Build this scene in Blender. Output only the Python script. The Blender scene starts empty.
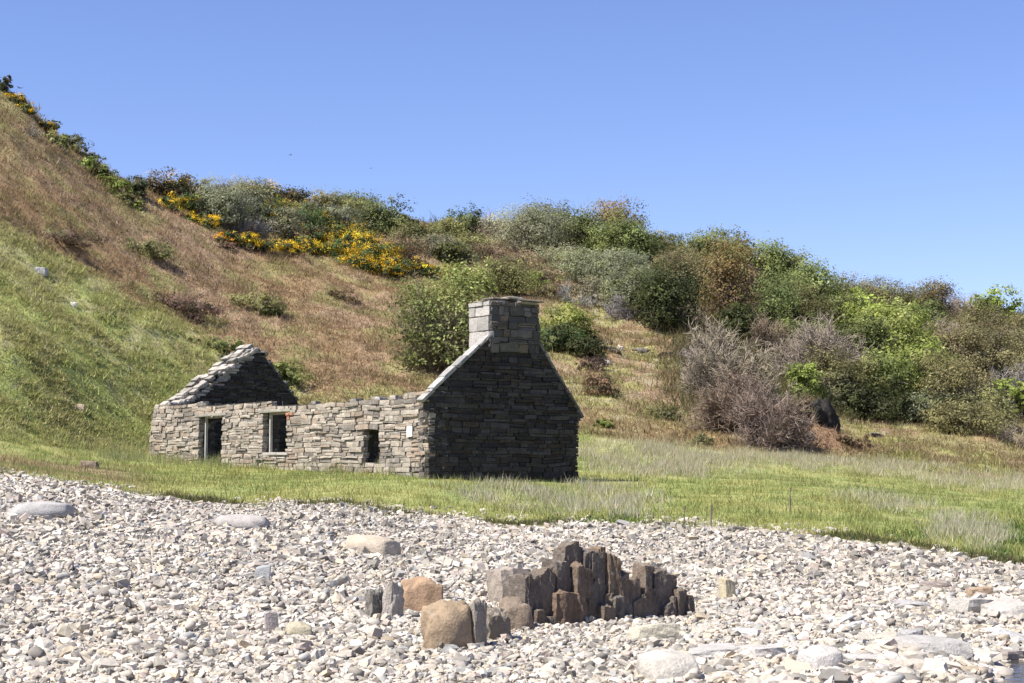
import bpy, math, numpy as np
S = bpy.context.scene
COL = S.collection
rng = np.random.default_rng(11)

# ------------------------------------------------------------------ camera geometry (used to lay the site out at real distances)
CX, CY, F, HOR = 512.0, 341.5, 1600.0, 470.0
TILT = math.atan((HOR - CY) / F)
CA, SA = math.cos(TILT), math.sin(TILT)

def proj(X, Y, Z):
    d = Y * CA + Z * SA
    return CX + F * X / d, CY - F * (-Y * SA + Z * CA) / d

def zat(v, Y):
    k = -(v - CY) / F                       # height at distance Y seen at image row v
    return Y * (SA + k * CA) / (CA - k * SA)

def ray(u, v):
    k = -(v - CY) / F
    d = np.array([(u - CX) / F, CA - k * SA, SA + k * CA])
    return d / d[1]

# ------------------------------------------------------------------ noise
def _hash(ix, iy, s):
    n = np.sin(ix * 127.1 + iy * 311.7 + s * 74.7) * 43758.5453
    return n - np.floor(n)

def vnoise(x, y, s=0.0):
    ix, iy = np.floor(x), np.floor(y)
    fx, fy = x - ix, y - iy
    fx, fy = fx * fx * (3 - 2 * fx), fy * fy * (3 - 2 * fy)
    a, b = _hash(ix, iy, s), _hash(ix + 1, iy, s)
    c, d = _hash(ix, iy + 1, s), _hash(ix + 1, iy + 1, s)
    return (a * (1 - fx) + b * fx) * (1 - fy) + (c * (1 - fx) + d * fx) * fy

def fbm(x, y, s=0.0, o=4):
    r, a, t = 0, 1.0, 0
    for k in range(o):
        r = r + a * vnoise(x * 2 ** k, y * 2 ** k, s + 3.1 * k)
        t += a; a *= .55
    return r / t

def sstep(a, b, x):
    t = np.clip((x - a) / (b - a), 0, 1)
    return t * t * (3 - 2 * t)

# ------------------------------------------------------------------ mesh and object helpers
def mk(name, V, Fc, mat, parent=None, col=None, smooth=False, loc=(0, 0, 0), link=True):
    """one mesh object out of vertex and face arrays (faces: one array or a list of arrays of equal-length rows)"""
    V = np.asarray(V, np.float32)
    fl = [np.asarray(f, np.int32) for f in (Fc if isinstance(Fc, list) and isinstance(Fc[0], np.ndarray) else [Fc]) if len(f)]
    me = bpy.data.meshes.new(name)
    tot = np.concatenate([np.full(len(f), f.shape[1], np.int32) for f in fl])
    idx = np.concatenate([f.ravel() for f in fl])
    me.vertices.add(len(V)); me.vertices.foreach_set('co', V.ravel())
    me.loops.add(len(idx)); me.loops.foreach_set('vertex_index', idx)
    me.polygons.add(len(tot))
    me.polygons.foreach_set('loop_start', np.concatenate([[0], np.cumsum(tot)[:-1]]).astype(np.int32))
    me.polygons.foreach_set('use_smooth', np.full(len(tot), bool(smooth)))
    me.update(calc_edges=True)
    if col is not None:
        c = np.ones((len(V), 4), np.float32)
        c[:, :3] = np.clip(col, 0.004, 0.95)
        at = me.attributes.new('Col', 'FLOAT_COLOR', 'POINT')
        at.data.foreach_set('color', c.ravel())
    me.materials.append(mat)
    o = bpy.data.objects.new(name, me)
    o.location = loc
    if link: COL.objects.link(o)
    if parent: o.parent = parent
    return o

def empty(name, loc, rz=0):
    o = bpy.data.objects.new(name, None); COL.objects.link(o)
    o.empty_display_size = .2
    o.location = loc; o.rotation_euler = (0, 0, rz)
    return o

def tag(o, label=None, cat=None, group=None, kind=None):
    if label: o['label'] = label
    if cat: o['category'] = cat
    if group: o['group'] = group
    if kind: o['kind'] = kind
    return o

# ------------------------------------------------------------------ materials
def nodes(name):
    m = bpy.data.materials.new(name); m.use_nodes = True
    nt = m.node_tree; nt.nodes.clear()
    out = nt.nodes.new('ShaderNodeOutputMaterial')
    return m, nt, out

def N(nt, t, **kw):
    n = nt.nodes.new('ShaderNode' + t)
    for k, v in kw.items():
        if k in n.inputs: n.inputs[k].default_value = v
        else: setattr(n, k, v)
    return n

M_GABLE = None
def mottled(name, rough=.9, scale=6.0, amount=.35, fine=40.0, bump=.0, dist=.02, lichen=0.0, lichen_col=(.5, .5, .42), spec=.25, lscale=9.0):
    """attribute colour broken up by two noises, with bump and optional lichen blotches"""
    m, nt, out = nodes(name); L = nt.links.new
    at = N(nt, 'Attribute', attribute_name='Col')
    geo = N(nt, 'NewGeometry')
    n1 = N(nt, 'TexNoise', Scale=scale, Detail=6.0, Roughness=.65); L(geo.outputs['Position'], n1.inputs['Vector'])
    n2 = N(nt, 'TexNoise', Scale=fine, Detail=4.0, Roughness=.7); L(geo.outputs['Position'], n2.inputs['Vector'])
    r1 = N(nt, 'MapRange'); L(n1.outputs['Fac'], r1.inputs['Value'])
    r1.inputs['From Min'].default_value, r1.inputs['From Max'].default_value = .3, .7
    r1.inputs['To Min'].default_value, r1.inputs['To Max'].default_value = 1 - amount, 1 + amount
    r2 = N(nt, 'MapRange'); L(n2.outputs['Fac'], r2.inputs['Value'])
    r2.inputs['From Min'].default_value, r2.inputs['From Max'].default_value = .3, .7
    r2.inputs['To Min'].default_value, r2.inputs['To Max'].default_value = 1 - amount, 1 + amount
    mu = N(nt, 'Math', operation='MULTIPLY'); L(r1.outputs[0], mu.inputs[0]); L(r2.outputs[0], mu.inputs[1])
    sc = N(nt, 'VectorMath', operation='SCALE'); L(at.outputs['Color'], sc.inputs[0]); L(mu.outputs[0], sc.inputs['Scale'])
    colour = sc.outputs[0]
    if lichen > 0:
        n3 = N(nt, 'TexNoise', Scale=lscale, Detail=5.0, Roughness=.7); L(geo.outputs['Position'], n3.inputs['Vector'])
        rr = N(nt, 'MapRange'); L(n3.outputs['Fac'], rr.inputs['Value'])
        rr.inputs['From Min'].default_value, rr.inputs['From Max'].default_value = .56, .66
        rr.inputs['To Max'].default_value = lichen
        mx = N(nt, 'Mix', data_type='RGBA')
        L(rr.outputs[0], mx.inputs[0]); L(colour, mx.inputs[6]); mx.inputs[7].default_value = (*lichen_col, 1)
        colour = mx.outputs[2]
    b = N(nt, 'BsdfPrincipled', Roughness=rough); b.inputs['Specular IOR Level'].default_value = spec
    L(colour, b.inputs['Base Color'])
    if bump > 0:
        ad = N(nt, 'Math', operation='ADD'); L(n1.outputs['Fac'], ad.inputs[0]); L(n2.outputs['Fac'], ad.inputs[1])
        bp = N(nt, 'Bump', Strength=bump, Distance=dist); L(ad.outputs[0], bp.inputs['Height']); L(bp.outputs[0], b.inputs['Normal'])
    L(b.outputs[0], out.inputs['Surface'])
    return m

def leafy(name, trans=.35, rough=.6, spec=.2):
    """leaves and blades: attribute colour, part of the light passing through"""
    m, nt, out = nodes(name); L = nt.links.new
    at = N(nt, 'Attribute', attribute_name='Col')
    b = N(nt, 'BsdfPrincipled', Roughness=rough); b.inputs['Specular IOR Level'].default_value = spec
    t = N(nt, 'BsdfTranslucent'); mx = N(nt, 'MixShader', Fac=trans)
    L(at.outputs['Color'], b.inputs['Base Color']); L(at.outputs['Color'], t.inputs['Color'])
    L(b.outputs[0], mx.inputs[1]); L(t.outputs[0], mx.inputs[2]); L(mx.outputs[0], out.inputs['Surface'])
    return m

M_GROUND = mottled('turf_soil', .95, 1.6, .26, 14.0, .9, .10)
M_SHINGLE = None
M_PEBBLE = mottled('pebble_stone', .9, 9.0, .10, 60.0, .25, .01)
M_ROCK = mottled('weathered_rock', .88, 5.0, .18, 38.0, .6, .03, .16, (.33, .31, .27))
M_SLAB = mottled('sandstone_slab', .9, 4.0, .24, 30.0, .7, .03, .35, (.30, .28, .24))
M_MASON = mottled('masonry_stone', .92, 3.0, .22, 24.0, .6, .03, .55, (.42, .40, .36), lscale=5.0)
M_GABLE = mottled('shaded_masonry', .95, 3.0, .25, 24.0, .7, .03, .25, (.14, .135, .12), .1)  # masonry copy for the gables and chimney, shade toned into its lichen
M_CORE = mottled('earth_mortar', .95, 4.0, .3, 20.0, .4, .03)
M_WOOD = mottled('bleached_timber', .85, 3.0, .2, 30.0, .3, .01)
M_LEAF = leafy('leaf', .5)
M_GRASS = leafy('grass_blade', .45, .7, .12)
M_PETAL = leafy('gorse_petal', .3)
M_BARK = mottled('bark', .9, 5.0, .2, 40.0)
M_FEATHER = mottled('dark_feather', .8, 5.0, .1, 40.0)

def shingle_mat():
    m, nt, out = nodes('shingle_bed'); L = nt.links.new
    geo = N(nt, 'NewGeometry')
    at = N(nt, 'Attribute', attribute_name='Col')
    v1 = N(nt, 'TexVoronoi', Scale=13.0, Randomness=1.0); L(geo.outputs['Position'], v1.inputs['Vector'])
    hs = N(nt, 'SeparateColor'); L(v1.outputs['Color'], hs.inputs[0])
    mr = N(nt, 'MapRange'); L(hs.outputs[0], mr.inputs['Value'])
    mr.inputs['To Min'].default_value, mr.inputs['To Max'].default_value = .55, 1.2
    sc = N(nt, 'VectorMath', operation='SCALE'); L(at.outputs['Color'], sc.inputs[0]); L(mr.outputs[0], sc.inputs['Scale'])
    b = N(nt, 'BsdfPrincipled', Roughness=.9); L(sc.outputs[0], b.inputs['Base Color'])
    inv = N(nt, 'Math', operation='SUBTRACT'); inv.inputs[0].default_value = 1.0; L(v1.outputs['Distance'], inv.inputs[1])
    bp = N(nt, 'Bump', Strength=1.0, Distance=.06); L(inv.outputs[0], bp.inputs['Height']); L(bp.outputs[0], b.inputs['Normal'])
    L(b.outputs[0], out.inputs['Surface'])
    return m
M_SHINGLE = shingle_mat()

# ------------------------------------------------------------------ terrain: one sheet from below the camera to beyond the skyline
UC = np.arange(-520, 1561, 4.0)
def tab(us, vs, sm=26):
    x = np.interp(UC, us, vs)
    if sm:
        k = np.exp(-.5 * (np.arange(-24, 25) * 4.0 / sm) ** 2); k /= k.sum()
        x = np.convolve(np.pad(x, 24, mode='edge'), k, 'valid')
    return x
K = [-500, 0, 130, 250, 430, 560, 700, 850, 1024, 1500]
edge_u = [-500, 0, 60, 120, 150, 180, 220, 330, 420, 480, 512, 600, 680, 740, 830, 900, 960, 1024, 1200, 1500]
edge_v0 = [450, 477, 483, 491, 498, 502, 504, 506, 516, 524, 528, 527, 528, 533, 542, 551, 560, 570, 583, 600]
edge_v = np.interp(UC, edge_u, edge_v0) + 7 * (fbm(UC / 34.0, UC * 0 + 2.5, 4.0, 3) - .5); edge_u = UC
CT = [
    (tab(K, [zat(1, 1)] * 10) * 0, tab(K, [3.0] * 10)),
    (tab([-500, 900, 960, 1024, 1060, 1200, 1500], [683, 683, 686, 701, 706, 710, 714], 8), tab([-500, 900, 1024, 1100, 1500], [12.8, 12.8, 13.6, 13.8, 13.8], 8)),
    (tab(K, [566, 574, 580, 587, 600, 605, 604, 603, 611, 622]), tab(K, [20, 20, 20, 20, 20, 20, 20, 20, 19.0, 17.5])),
    (tab(edge_u, edge_v, 5), tab([-500, 0, 220, 420, 512, 680, 830, 1024, 1200, 1500], [38, 38, 37, 36, 36, 35, 32, 27, 24, 21], 26)),
    (tab(K, [458, 463, 474, 481, 477, 487, 490, 501, 522, 570]), tab(K, [42, 45, 47, 46.5, 45.5, 48, 48, 46, 41, 34])),
    (tab(K, [425, 440, 455, 456, 436, 433, 449, 462, 481, 525]), tab(K, [48, 53, 61, 63, 67, 66, 66, 66, 62, 56])),
    (tab(K, [300, 330, 335, 345, 360, 385, 405, 432, 446, 480]), tab(K, [56, 61, 69, 74, 78, 78, 76, 78, 78, 80])),
    (tab(K, [150, 240, 260, 285, 300, 325, 355, 386, 405, 430]), tab(K, [64, 69, 78, 85, 92, 92, 88, 92, 92, 95])),
    (tab(K, [20, 160, 215, 240, 260, 270, 300, 335, 350, 380]), tab(K, [72, 78, 84, 96, 106, 110, 106, 112, 114, 115])),
    (tab([-500, 0, 30, 60, 100, 130, 190, 250, 430, 560, 700, 850, 1024, 1500], [-60, 92, 111, 139, 172, 192, 198, 206, 232, 230, 262, 300, 322, 340], 14), tab(K, [84, 90, 97, 114, 126, 130, 128, 132, 132, 135])),
]
cY = np.array([c[1] for c in CT]); cZ = np.array([zat(c[0], c[1]) for c in CT])
cZ[0] = np.interp(UC, [-500, 900, 1024, 1500], [-1.85, -1.9, -2.1, -2.4])
cY = np.vstack([cY, cY[-1] + 25, cY[-1] + 220]); cZ = np.vstack([cZ, cZ[-1] + .3, cZ[-1] - 4])
h = np.diff(cY, axis=0); dl = np.diff(cZ, axis=0) / h
m = np.zeros_like(cZ)
w1, w2 = 2 * h[1:] + h[:-1], h[1:] + 2 * h[:-1]
ok = dl[1:] * dl[:-1] > 0
m[1:-1] = np.where(ok, (w1 + w2) / (w1 / np.where(ok, dl[:-1], 1) + w2 / np.where(ok, dl[1:], 1)), 0)
m[0], m[-1] = dl[0], dl[-1]
ROWS = [14, 60, 70, 55, 55, 60, 60, 60, 50, 12, 12]
GY, GZ, seg = [], [], []
for i, n in enumerate(ROWS):
    for t in (np.arange(n + (i == len(ROWS) - 1)) / n):
        a, b = cZ[i], cZ[i + 1]
        GY.append(cY[i] + h[i] * t); seg.append(i + t)
        GZ.append((2 * t ** 3 - 3 * t * t + 1) * a + (t ** 3 - 2 * t * t + t) * h[i] * m[i] + (3 * t * t - 2 * t ** 3) * b + (t ** 3 - t * t) * h[i] * m[i + 1])
GY, GZ, SEG = np.array(GY), np.array(GZ), np.array(seg)[:, None] + 0 * UC[None, :]
GX = (UC[None, :] - CX) / F * (GY * CA + GZ * SA)
amp = np.interp(SEG, [0, 1, 2.9, 3.0, 3.2, 4.6, 5.2, 6, 9, 11], [.10, .06, .12, .02, .14, .18, .38, .9, 1.1, .9])
GZ = GZ + amp * (fbm(GX * .28, GY * .28, 1.0, 3) - .5) + .35 * amp * (fbm(GX * 1.3, GY * 1.3, 9.0, 2) - .5)
GZ = GZ + 1.5 * np.exp(-((GX - 12.9) / 2.0) ** 2 - ((GY - 71.5) / 2.4) ** 2) * sstep(14.7, 14.0, GX) + .5 * np.exp(-((GX - 15.2) / 1.5) ** 2 - ((GY - 69.5) / 1.2) ** 2)
NR, NC = GY.shape
GU, GV = proj(GX, GY, np.where(GY > 1, GZ, GZ))

# ground colour: what grows or lies where
n1, n2, n3 = fbm(GX * .16, GY * .16, 2.0), fbm(GX * .7, GY * .7, 5.0), fbm(GX * 2.2, GY * 2.2, 8.0, 2)
def C(*c): return np.array(c, float)
BR1, BR2, OLV, GRN, STR, YGR, DRK = C(.290, .200, .108), C(.320, .228, .142), C(.245, .222, .088), C(.240, .265, .088), C(.46, .41, .26), C(.325, .32, .112), C(.06, .055, .03)
def mixc(a, b, w): return a * (1 - w[..., None]) + b * w[..., None]
hill = mixc(BR1 + 0 * GX[..., None], BR2, sstep(.40, .62, n1))
hill = mixc(hill, OLV, sstep(.47, .64, n2) * .75)
hill = mixc(hill, OLV, .75 * sstep(210, 120, GV + .55 * GU) * sstep(.3, .6, n1 * .5 + n2 * .5))
line = np.interp(GU, [-500, 0, 60, 120, 200, 280, 380, 460], [150, 225, 245, 275, 325, 372, 405, 440])
gm = sstep(-18, 26, GV - line + 90 * (n2 - .5) + 60 * (n1 - .5))
gl = mixc(GRN * 1.3 + 0 * GX[..., None], YGR, sstep(.38, .62, n2))
gl = mixc(gl, STR * .85, sstep(.50, .64, n3 * .6 + n2 * .4) * .5)
gl = mixc(gl, GRN * .6, sstep(.40, .28, n1 * .3 + n3 * .7) * .6)
hill = mixc(hill, gl, gm * sstep(470, 380, GU))
rg = sstep(520, 600, GU)
hill = mixc(hill, OLV * 1.15, rg * sstep(.42, .60, n2) * .9)
hill = mixc(hill, YGR * .95, rg * sstep(6.1, 5.4, SEG) * sstep(.40, .60, n1 * .4 + n3 * .6) * .8)
hill = mixc(hill, BR1 * 1.05, rg * sstep(790, 720, GU) * sstep(5.75, 5.35, SEG) * sstep(.35, .55, n1 * .5 + n2 * .5) * .8)
hill = mixc(hill, STR * .75, rg * sstep(.60, .72, n3) * .6)
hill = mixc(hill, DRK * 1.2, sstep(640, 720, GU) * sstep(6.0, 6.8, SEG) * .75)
mead = mixc(GRN * 1.16 + 0 * GX[..., None], YGR, sstep(.36, .64, n2))
mead = mixc(mead, GRN * .8, sstep(.55, .70, n1) * .6)
mead = mixc(mead, YGR * 1.1, sstep(3.55, 3.05, SEG) * .7)
mead = mixc(mead, BR2 * 1.1, sstep(3.16, 3.02, SEG + .16 * (n3 - .5)) * .6)
bank = sstep(4.55, 5.0, SEG) * sstep(560, 620, GU)
mead = mixc(mead, STR * .9, bank * .45 * sstep(.35, .6, n2))
brown_l = sstep(180, 90, GU) * sstep(4.9, 4.2, SEG) * sstep(.42, .55, n2)
mead = mixc(mead, BR2, brown_l * .7)
rb = sstep(800, 880, GU) * sstep(6.1, 5.6, SEG)
hill = mixc(hill, mixc(YGR * .9 + 0 * GX[..., None], C(.27, .19, .115), sstep(.48, .62, n2)), rb * .85)
bk = np.exp(-((GX - 13.8) / 2.3) ** 2 - ((GY - 70.5) / 2.8) ** 2)
hill = mixc(hill, C(.23, .145, .085) + 0 * GX[..., None], sstep(.15, .6, bk + .5 * (n3 - .5)))
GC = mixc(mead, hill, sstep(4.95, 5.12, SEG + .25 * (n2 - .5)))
bch = mixc(C(.40, .375, .35) + 0 * GX[..., None], C(.33, .31, .29), n2)
vidx = np.arange(NR * NC).reshape(NR, NC)
PV = np.stack([GX, GY, GZ], -1)
e_row, f_row = sum(ROWS[:3]), sum(ROWS[:5])
def patch(name, r0, r1, mat, col):
    ix = np.arange((r1 - r0 + 1) * NC).reshape(r1 - r0 + 1, NC)
    q = np.stack([ix[:-1, :-1], ix[:-1, 1:], ix[1:, 1:], ix[1:, :-1]], -1).reshape(-1, 4)
    o = mk(name, PV[r0:r1 + 1].reshape(-1, 3), q, mat, col=col[r0:r1 + 1].reshape(-1, 3), smooth=True)
    return tag(o, kind='structure')
patch('shingle_beach', 0, e_row, M_SHINGLE, bch)
patch('meadow_ground', e_row, f_row, M_GROUND, GC)
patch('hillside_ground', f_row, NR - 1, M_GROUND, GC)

def pix(u, v):
    """point of the ground that stands in direction (u, v) as seen from the camera, nearest one first"""
    j = (u - UC[0]) / 4.0; j0 = int(np.clip(math.floor(j), 0, NC - 2)); t = j - j0
    c = PV[:, j0] * (1 - t) + PV[:, j0 + 1] * t
    vv = proj(c[:, 0], c[:, 1], c[:, 2])[1]
    for i in range(15, NR - 13):
        if vv[i] <= v:
            s = (vv[i - 1] - v) / max(vv[i - 1] - vv[i], 1e-6)
            return c[i - 1] * (1 - s) + c[i] * s
    i = 15 + int(np.argmin(vv[15:NR - 13]))
    return c[i]

def ground(X, Y):
    """ground height at a place"""
    z = 0.0
    for _ in range(4):
        u = CX + F * X / (Y * CA + z * SA)
        j = (u - UC[0]) / 4.0; j0 = int(np.clip(math.floor(j), 0, NC - 2)); t = j - j0
        z = np.interp(Y, GY[:, j0] * (1 - t) + GY[:, j0 + 1] * t, GZ[:, j0] * (1 - t) + GZ[:, j0 + 1] * t)
    return float(z)

def scatter(r0, r1, n, u0=-160, u1=1190, power=1.6, wfun=None):
    """n random places on ground rows r0..r1, thinner with distance; gives position, colour, column u, row value"""
    c0, c1 = int((u0 - UC[0]) / 4), int((u1 - UC[0]) / 4)
    A = PV[r0:r1 + 1, c0:c1 + 1]
    du, dv = A[:-1, 1:] - A[:-1, :-1], A[1:, :-1] - A[:-1, :-1]
    w = np.linalg.norm(np.cross(du, dv), axis=-1) / np.maximum(A[:-1, :-1, 1], 4) ** power
    if wfun is not None: w = w * wfun[r0:r1, c0:c1]
    cum = np.cumsum(w.ravel()); k = np.searchsorted(cum, rng.random(n) * cum[-1])
    i, j = k // w.shape[1], k % w.shape[1]
    s, t = rng.random(n)[:, None], rng.random(n)[:, None]
    def g(a):
        a = a.reshape(NR, NC, -1)[r0:r1 + 1, c0:c1 + 1]
        return (a[i, j] * (1 - s) + a[i + 1, j] * s) * (1 - t) + (a[i, j + 1] * (1 - s) + a[i + 1, j + 1] * s) * t
    return g(PV), g(GC), g(GU)[:, 0], g(SEG)[:, 0]
# ------------------------------------------------------------------ stones
def rough_block(n=3, seed=0, square=.55, noise=.10, lop=.15):
    """unit block (-.5...5) with broken corners: a cube grid drawn in towards a rounded form, then knocked about"""
    r = np.random.default_rng(seed)
    g = np.linspace(-1, 1, n + 1); P = {}; V = []; Q = []
    def vid(p):
        k = tuple(np.round(p, 5))
        if k not in P: P[k] = len(V); V.append(p)
        return P[k]
    for ax in range(3):
        for sg in (-1, 1):
            for i in range(n):
                for j in range(n):
                    q = []
                    for (a, b) in ((i, j), (i + 1, j), (i + 1, j + 1), (i, j + 1)):
                        p = [0, 0, 0]; p[ax] = sg; p[(ax + 1) % 3] = g[a]; p[(ax + 2) % 3] = g[b]
                        q.append(vid(tuple(p)))
                    Q.append(q if sg > 0 else q[::-1])
    V = np.array(V, float)
    sph = V / np.linalg.norm(V, axis=1)[:, None]
    V = V * square + sph * (1 - square) * 1.15
    V += (r.random(V.shape) - .5) * noise * 2
    sh = (r.random((3, 3)) - .5) * lop * 2; np.fill_diagonal(sh, 1)
    return V @ sh.T * .5, np.array(Q)

def many(templates, pos, scale, rot, pick):
    """lots of copies of small templates in one vertex/face array"""
    Vs, Qs, own, off = [], [], [], 0
    for t, (tv, tq) in enumerate(templates):
        k = np.where(pick == t)[0]
        if not len(k): continue
        v = np.einsum('kij,knj->kni', rot[k], tv[None] * scale[k][:, None, :]) + pos[k][:, None]
        Vs.append(v.reshape(-1, 3)); own.append(np.repeat(k, len(tv)))
        Qs.append((tq[None] + (off + np.arange(len(k)) * len(tv))[:, None, None]).reshape(-1, tq.shape[1]))
        off += len(k) * len(tv)
    return np.concatenate(Vs), np.concatenate(Qs), np.concatenate(own)

def rots(n, tilt=.35):
    a, b, c = rng.random(n) * 6.283, rng.normal(0, tilt, n), rng.normal(0, tilt, n)
    o, z = np.ones(n), np.zeros(n)
    Rz = np.array([[np.cos(a), -np.sin(a), z], [np.sin(a), np.cos(a), z], [z, z, o]]).transpose(2, 0, 1)
    Rx = np.array([[o, z, z], [z, np.cos(b), -np.sin(b)], [z, np.sin(b), np.cos(b)]]).transpose(2, 0, 1)
    Ry = np.array([[np.cos(c), z, np.sin(c)], [z, o, z], [-np.sin(c), z, np.cos(c)]]).transpose(2, 0, 1)
    return Rz @ Rx @ Ry

PAL = np.array([[.44, .405, .37], [.47, .44, .41], [.40, .375, .35], [.50, .46, .41], [.43, .37, .345], [.46, .40, .32], [.35, .35, .35], [.26, .24, .22], [.20, .19, .18], [.33, .31, .28], [.54, .51, .47], [.41, .375, .32]]) * np.array([.93, .895, .815])
def stone_cols(n):
    return np.clip(PAL[rng.integers(0, len(PAL), n)] * rng.normal(1, .10, n)[:, None], .1, .7)

def build_shingle():
    wf = np.where(GY > 9.5, 1.0, .2) * np.where((GU > 985) & (GV > 664), .25, 1) * np.where(SEG < 3, 1, 0)
    def lay(name, n, tm, y0, y1, med, label, smooth):
        P, c, u, sg = scatter(3, e_row, n, power=1.7, wfun=wf * np.where((GY >= y0) & (GY < y1), 1, 0))
        near = sstep(18, 13, P[:, 1]) * sstep(560, 900, u)
        patch = np.exp(.5 * (vnoise(P[:, 0] * .5, P[:, 1] * .5, 3.0) - .5))
        r = np.clip(np.exp(rng.normal(math.log(med), .36, n)), .02, .12) * (1 + .5 * near) * patch
        flat = rng.uniform(.35, .80, n) * (1 - .35 * near) * (1 - .35 * sstep(30, 35, P[:, 1]) * sstep(400, 200, u))
        sc = np.stack([r * rng.uniform(.9, 1.5, n), r * rng.uniform(.65, 1.0, n), r * flat], -1)
        P[:, 2] += sc[:, 2] * rng.uniform(-.2, 1.25, n) + .002
        V, Q, own = many(tm, P, sc, rots(n, .33), rng.integers(0, len(tm), n))
        cc = stone_cols(n) * np.clip(rng.normal(1, .10, n), .5, 1.3)[:, None] * (.92 + .16 * vnoise(P[:, 0] * .35, P[:, 1] * .35, 6.0))[:, None]
        tag(mk(name, V, Q, M_PEBBLE, col=cc[own], smooth=smooth), label, 'shingle', kind='stuff')
    ang = [rough_block(2, 250 + k, .66, .20, .30) for k in range(14)]
    rnd = [rough_block(2, 50 + k, .42, .22, .22) for k in range(12)]
    cob = [rough_block(1, 150 + k, .8, .32, .3) for k in range(14)]
    lay('shingle_pebbles', 175000, ang, 0, 23.5, .036, 'pale angular pebbles covering the lower beach', False)
    lay('shingle_pebbles', 85000, rnd, 0, 23.5, .036, 'pale rounded pebbles mixed into the lower beach', True)
    lay('shingle_pebbles', 180000, cob, 23.5, 60, .046, 'pale grey and buff pebbles covering the upper beach up to the grass', False)
    tm = [rough_block(2, 50 + k, .45, .20, .2) for k in range(10)]
    n = 5200
    P, c, u, sg = scatter(e_row, e_row + 16, n, power=1.2, wfun=np.exp(-(SEG - 3) * 14) * (.15 + sstep(.4, .65, fbm(GX * .8, GY * .8, 41.0, 3))))
    r = np.clip(np.exp(rng.normal(math.log(.07), .4, n)), .03, .18)
    V, Q, own = many(tm, P, np.stack([r * 1.2, r * .85, r * .6], -1), rots(n, .3), rng.integers(0, 10, n))
    tag(mk('stray_pebbles', V, Q, M_PEBBLE, col=stone_cols(n)[own]), 'scattered pebbles thrown up into the grass at the head of the beach', 'pebbles', kind='stuff')
build_shingle()

def rock(name, label, u, vb, wpx, hpx, depth=.8, col=(.4, .37, .33), cat='boulder', group=None, seed=1, square=.6, noise=.09, lop=.12, rz=0.0, n=6, tilt=0.0, sink=.30, mat=None, lean=0.0):
    """a stone of the size it shows, set into the ground at its foot"""
    p = pix(u, vb); k = (p[1] * CA + p[2] * SA) / F
    w, hh = wpx * k, hpx * k
    soft = square < .58
    if soft: n += 4; square -= .12
    V, Q = rough_block(n, seed, square, noise * (.10 if soft else .45), lop)
    rr = np.random.default_rng(seed + 900)
    ax = rr.random(3) * 9
    V = V * (1 + noise * (fbm(V[:, 0] * 3 + ax[0], V[:, 1] * 3 + V[:, 2] * 2 + ax[1], seed, 3) - .5)[:, None] * 2)
    V = V * np.array([w, w * depth, hh * (1 + sink)])
    V[:, 2] += hh * (1 + sink) * .5 - hh * sink
    ca, sa = math.cos(tilt), math.sin(tilt)
    V = np.stack([V[:, 0] * ca + V[:, 2] * sa, V[:, 1], -V[:, 0] * sa + V[:, 2] * ca], -1)
    ca, sa = math.cos(lean), math.sin(lean)
    V = np.stack([V[:, 0], V[:, 1] * ca + V[:, 2] * sa, -V[:, 1] * sa + V[:, 2] * ca], -1)
    c = np.array(col) * (.82 if name == 'boulder' else 1.0) * (1 + .12 * (rr.random((len(V), 1)) - .5)) + 0 * V
    o = mk(name, V, Q, mat or M_ROCK, col=c, loc=(p[0], p[1] + w * depth * .35, p[2]), smooth=soft)
    o.rotation_euler = (0, 0, rz)
    tag(o, label, cat, group)
    return o

GB = 'boulders lying on the shingle'
rock('boulder', 'large rounded tan boulder in front of the narrow grey upright slab', 444, 652, 50, 47, .9, (.34, .25, .16), 'boulder', GB, 3, .46, .30, .28, .35, 9, .12)
rock('boulder', 'rough orange-brown angular boulder behind the tan boulder', 416, 615, 38, 33, .7, (.40, .265, .165), 'boulder', GB, 14, .50, .26, .25, .3, 9)
rock('upright_slab', 'pale grey upright slab touching the orange-brown boulder', 391, 622, 17, 33, .8, (.33, .295, .25), 'stone slab', 'loose upright slabs', 5, .66, .20, .22, .7, 8, .12)
rock('upright_slab', 'dark square-topped upright slab at the left end of the standing stones', 374, 620, 19, 30, .7, (.17, .155, .13), 'stone slab', 'loose upright slabs', 6, .66, .20, .22, .8, 8, .06)
rock('boulder', 'flat dark grey stone just left of the dark upright slab', 355, 606, 20, 9, 1.0, (.25, .23, .21), 'boulder', GB, 7, .6, .12, .2, .3, 5)
rock('upright_slab', 'narrow grey upright slab directly behind the right side of the tan boulder', 477, 650, 17, 44, 1.1, (.225, .195, .16), 'stone slab', 'loose upright slabs', 8, .66, .20, .22, .6, 8, -.05)
rock('upright_slab', 'low brown block between the narrow grey slab and the rounded brown block', 496, 643, 26, 32, .9, (.21, .175, .135), 'stone slab', 'loose upright slabs', 9, .66, .20, .22, .6, 8)
rock('boulder', 'rounded tan-brown boulder at the foot of the big slab wall, its left end', 517, 632, 29, 30, .9, (.25, .19, .135), 'boulder', GB, 10, .45, .26, .2, .5, 9)
rock('boulder', 'long flat tan boulder alone on the shingle above the orange-brown boulder', 370, 557, 46, 20, .8, (.50, .42, .32), 'boulder', GB, 11, .55, .10, .3, -.2, 7, .22)
rock('boulder', 'smooth low grey boulder near the left side of the beach below the grass', 36, 520, 58, 17, .9, (.42, .40, .375), 'boulder', GB, 12, .45, .05, .12, .25, 8)
rock('boulder', 'broad flat pale slab half buried under the grass edge, in front of the cottage', 238, 531, 52, 15, 1.3, (.45, .41, .37), 'flat slab', GB, 13, .55, .08, .2, .2, 7, .1)
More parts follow.
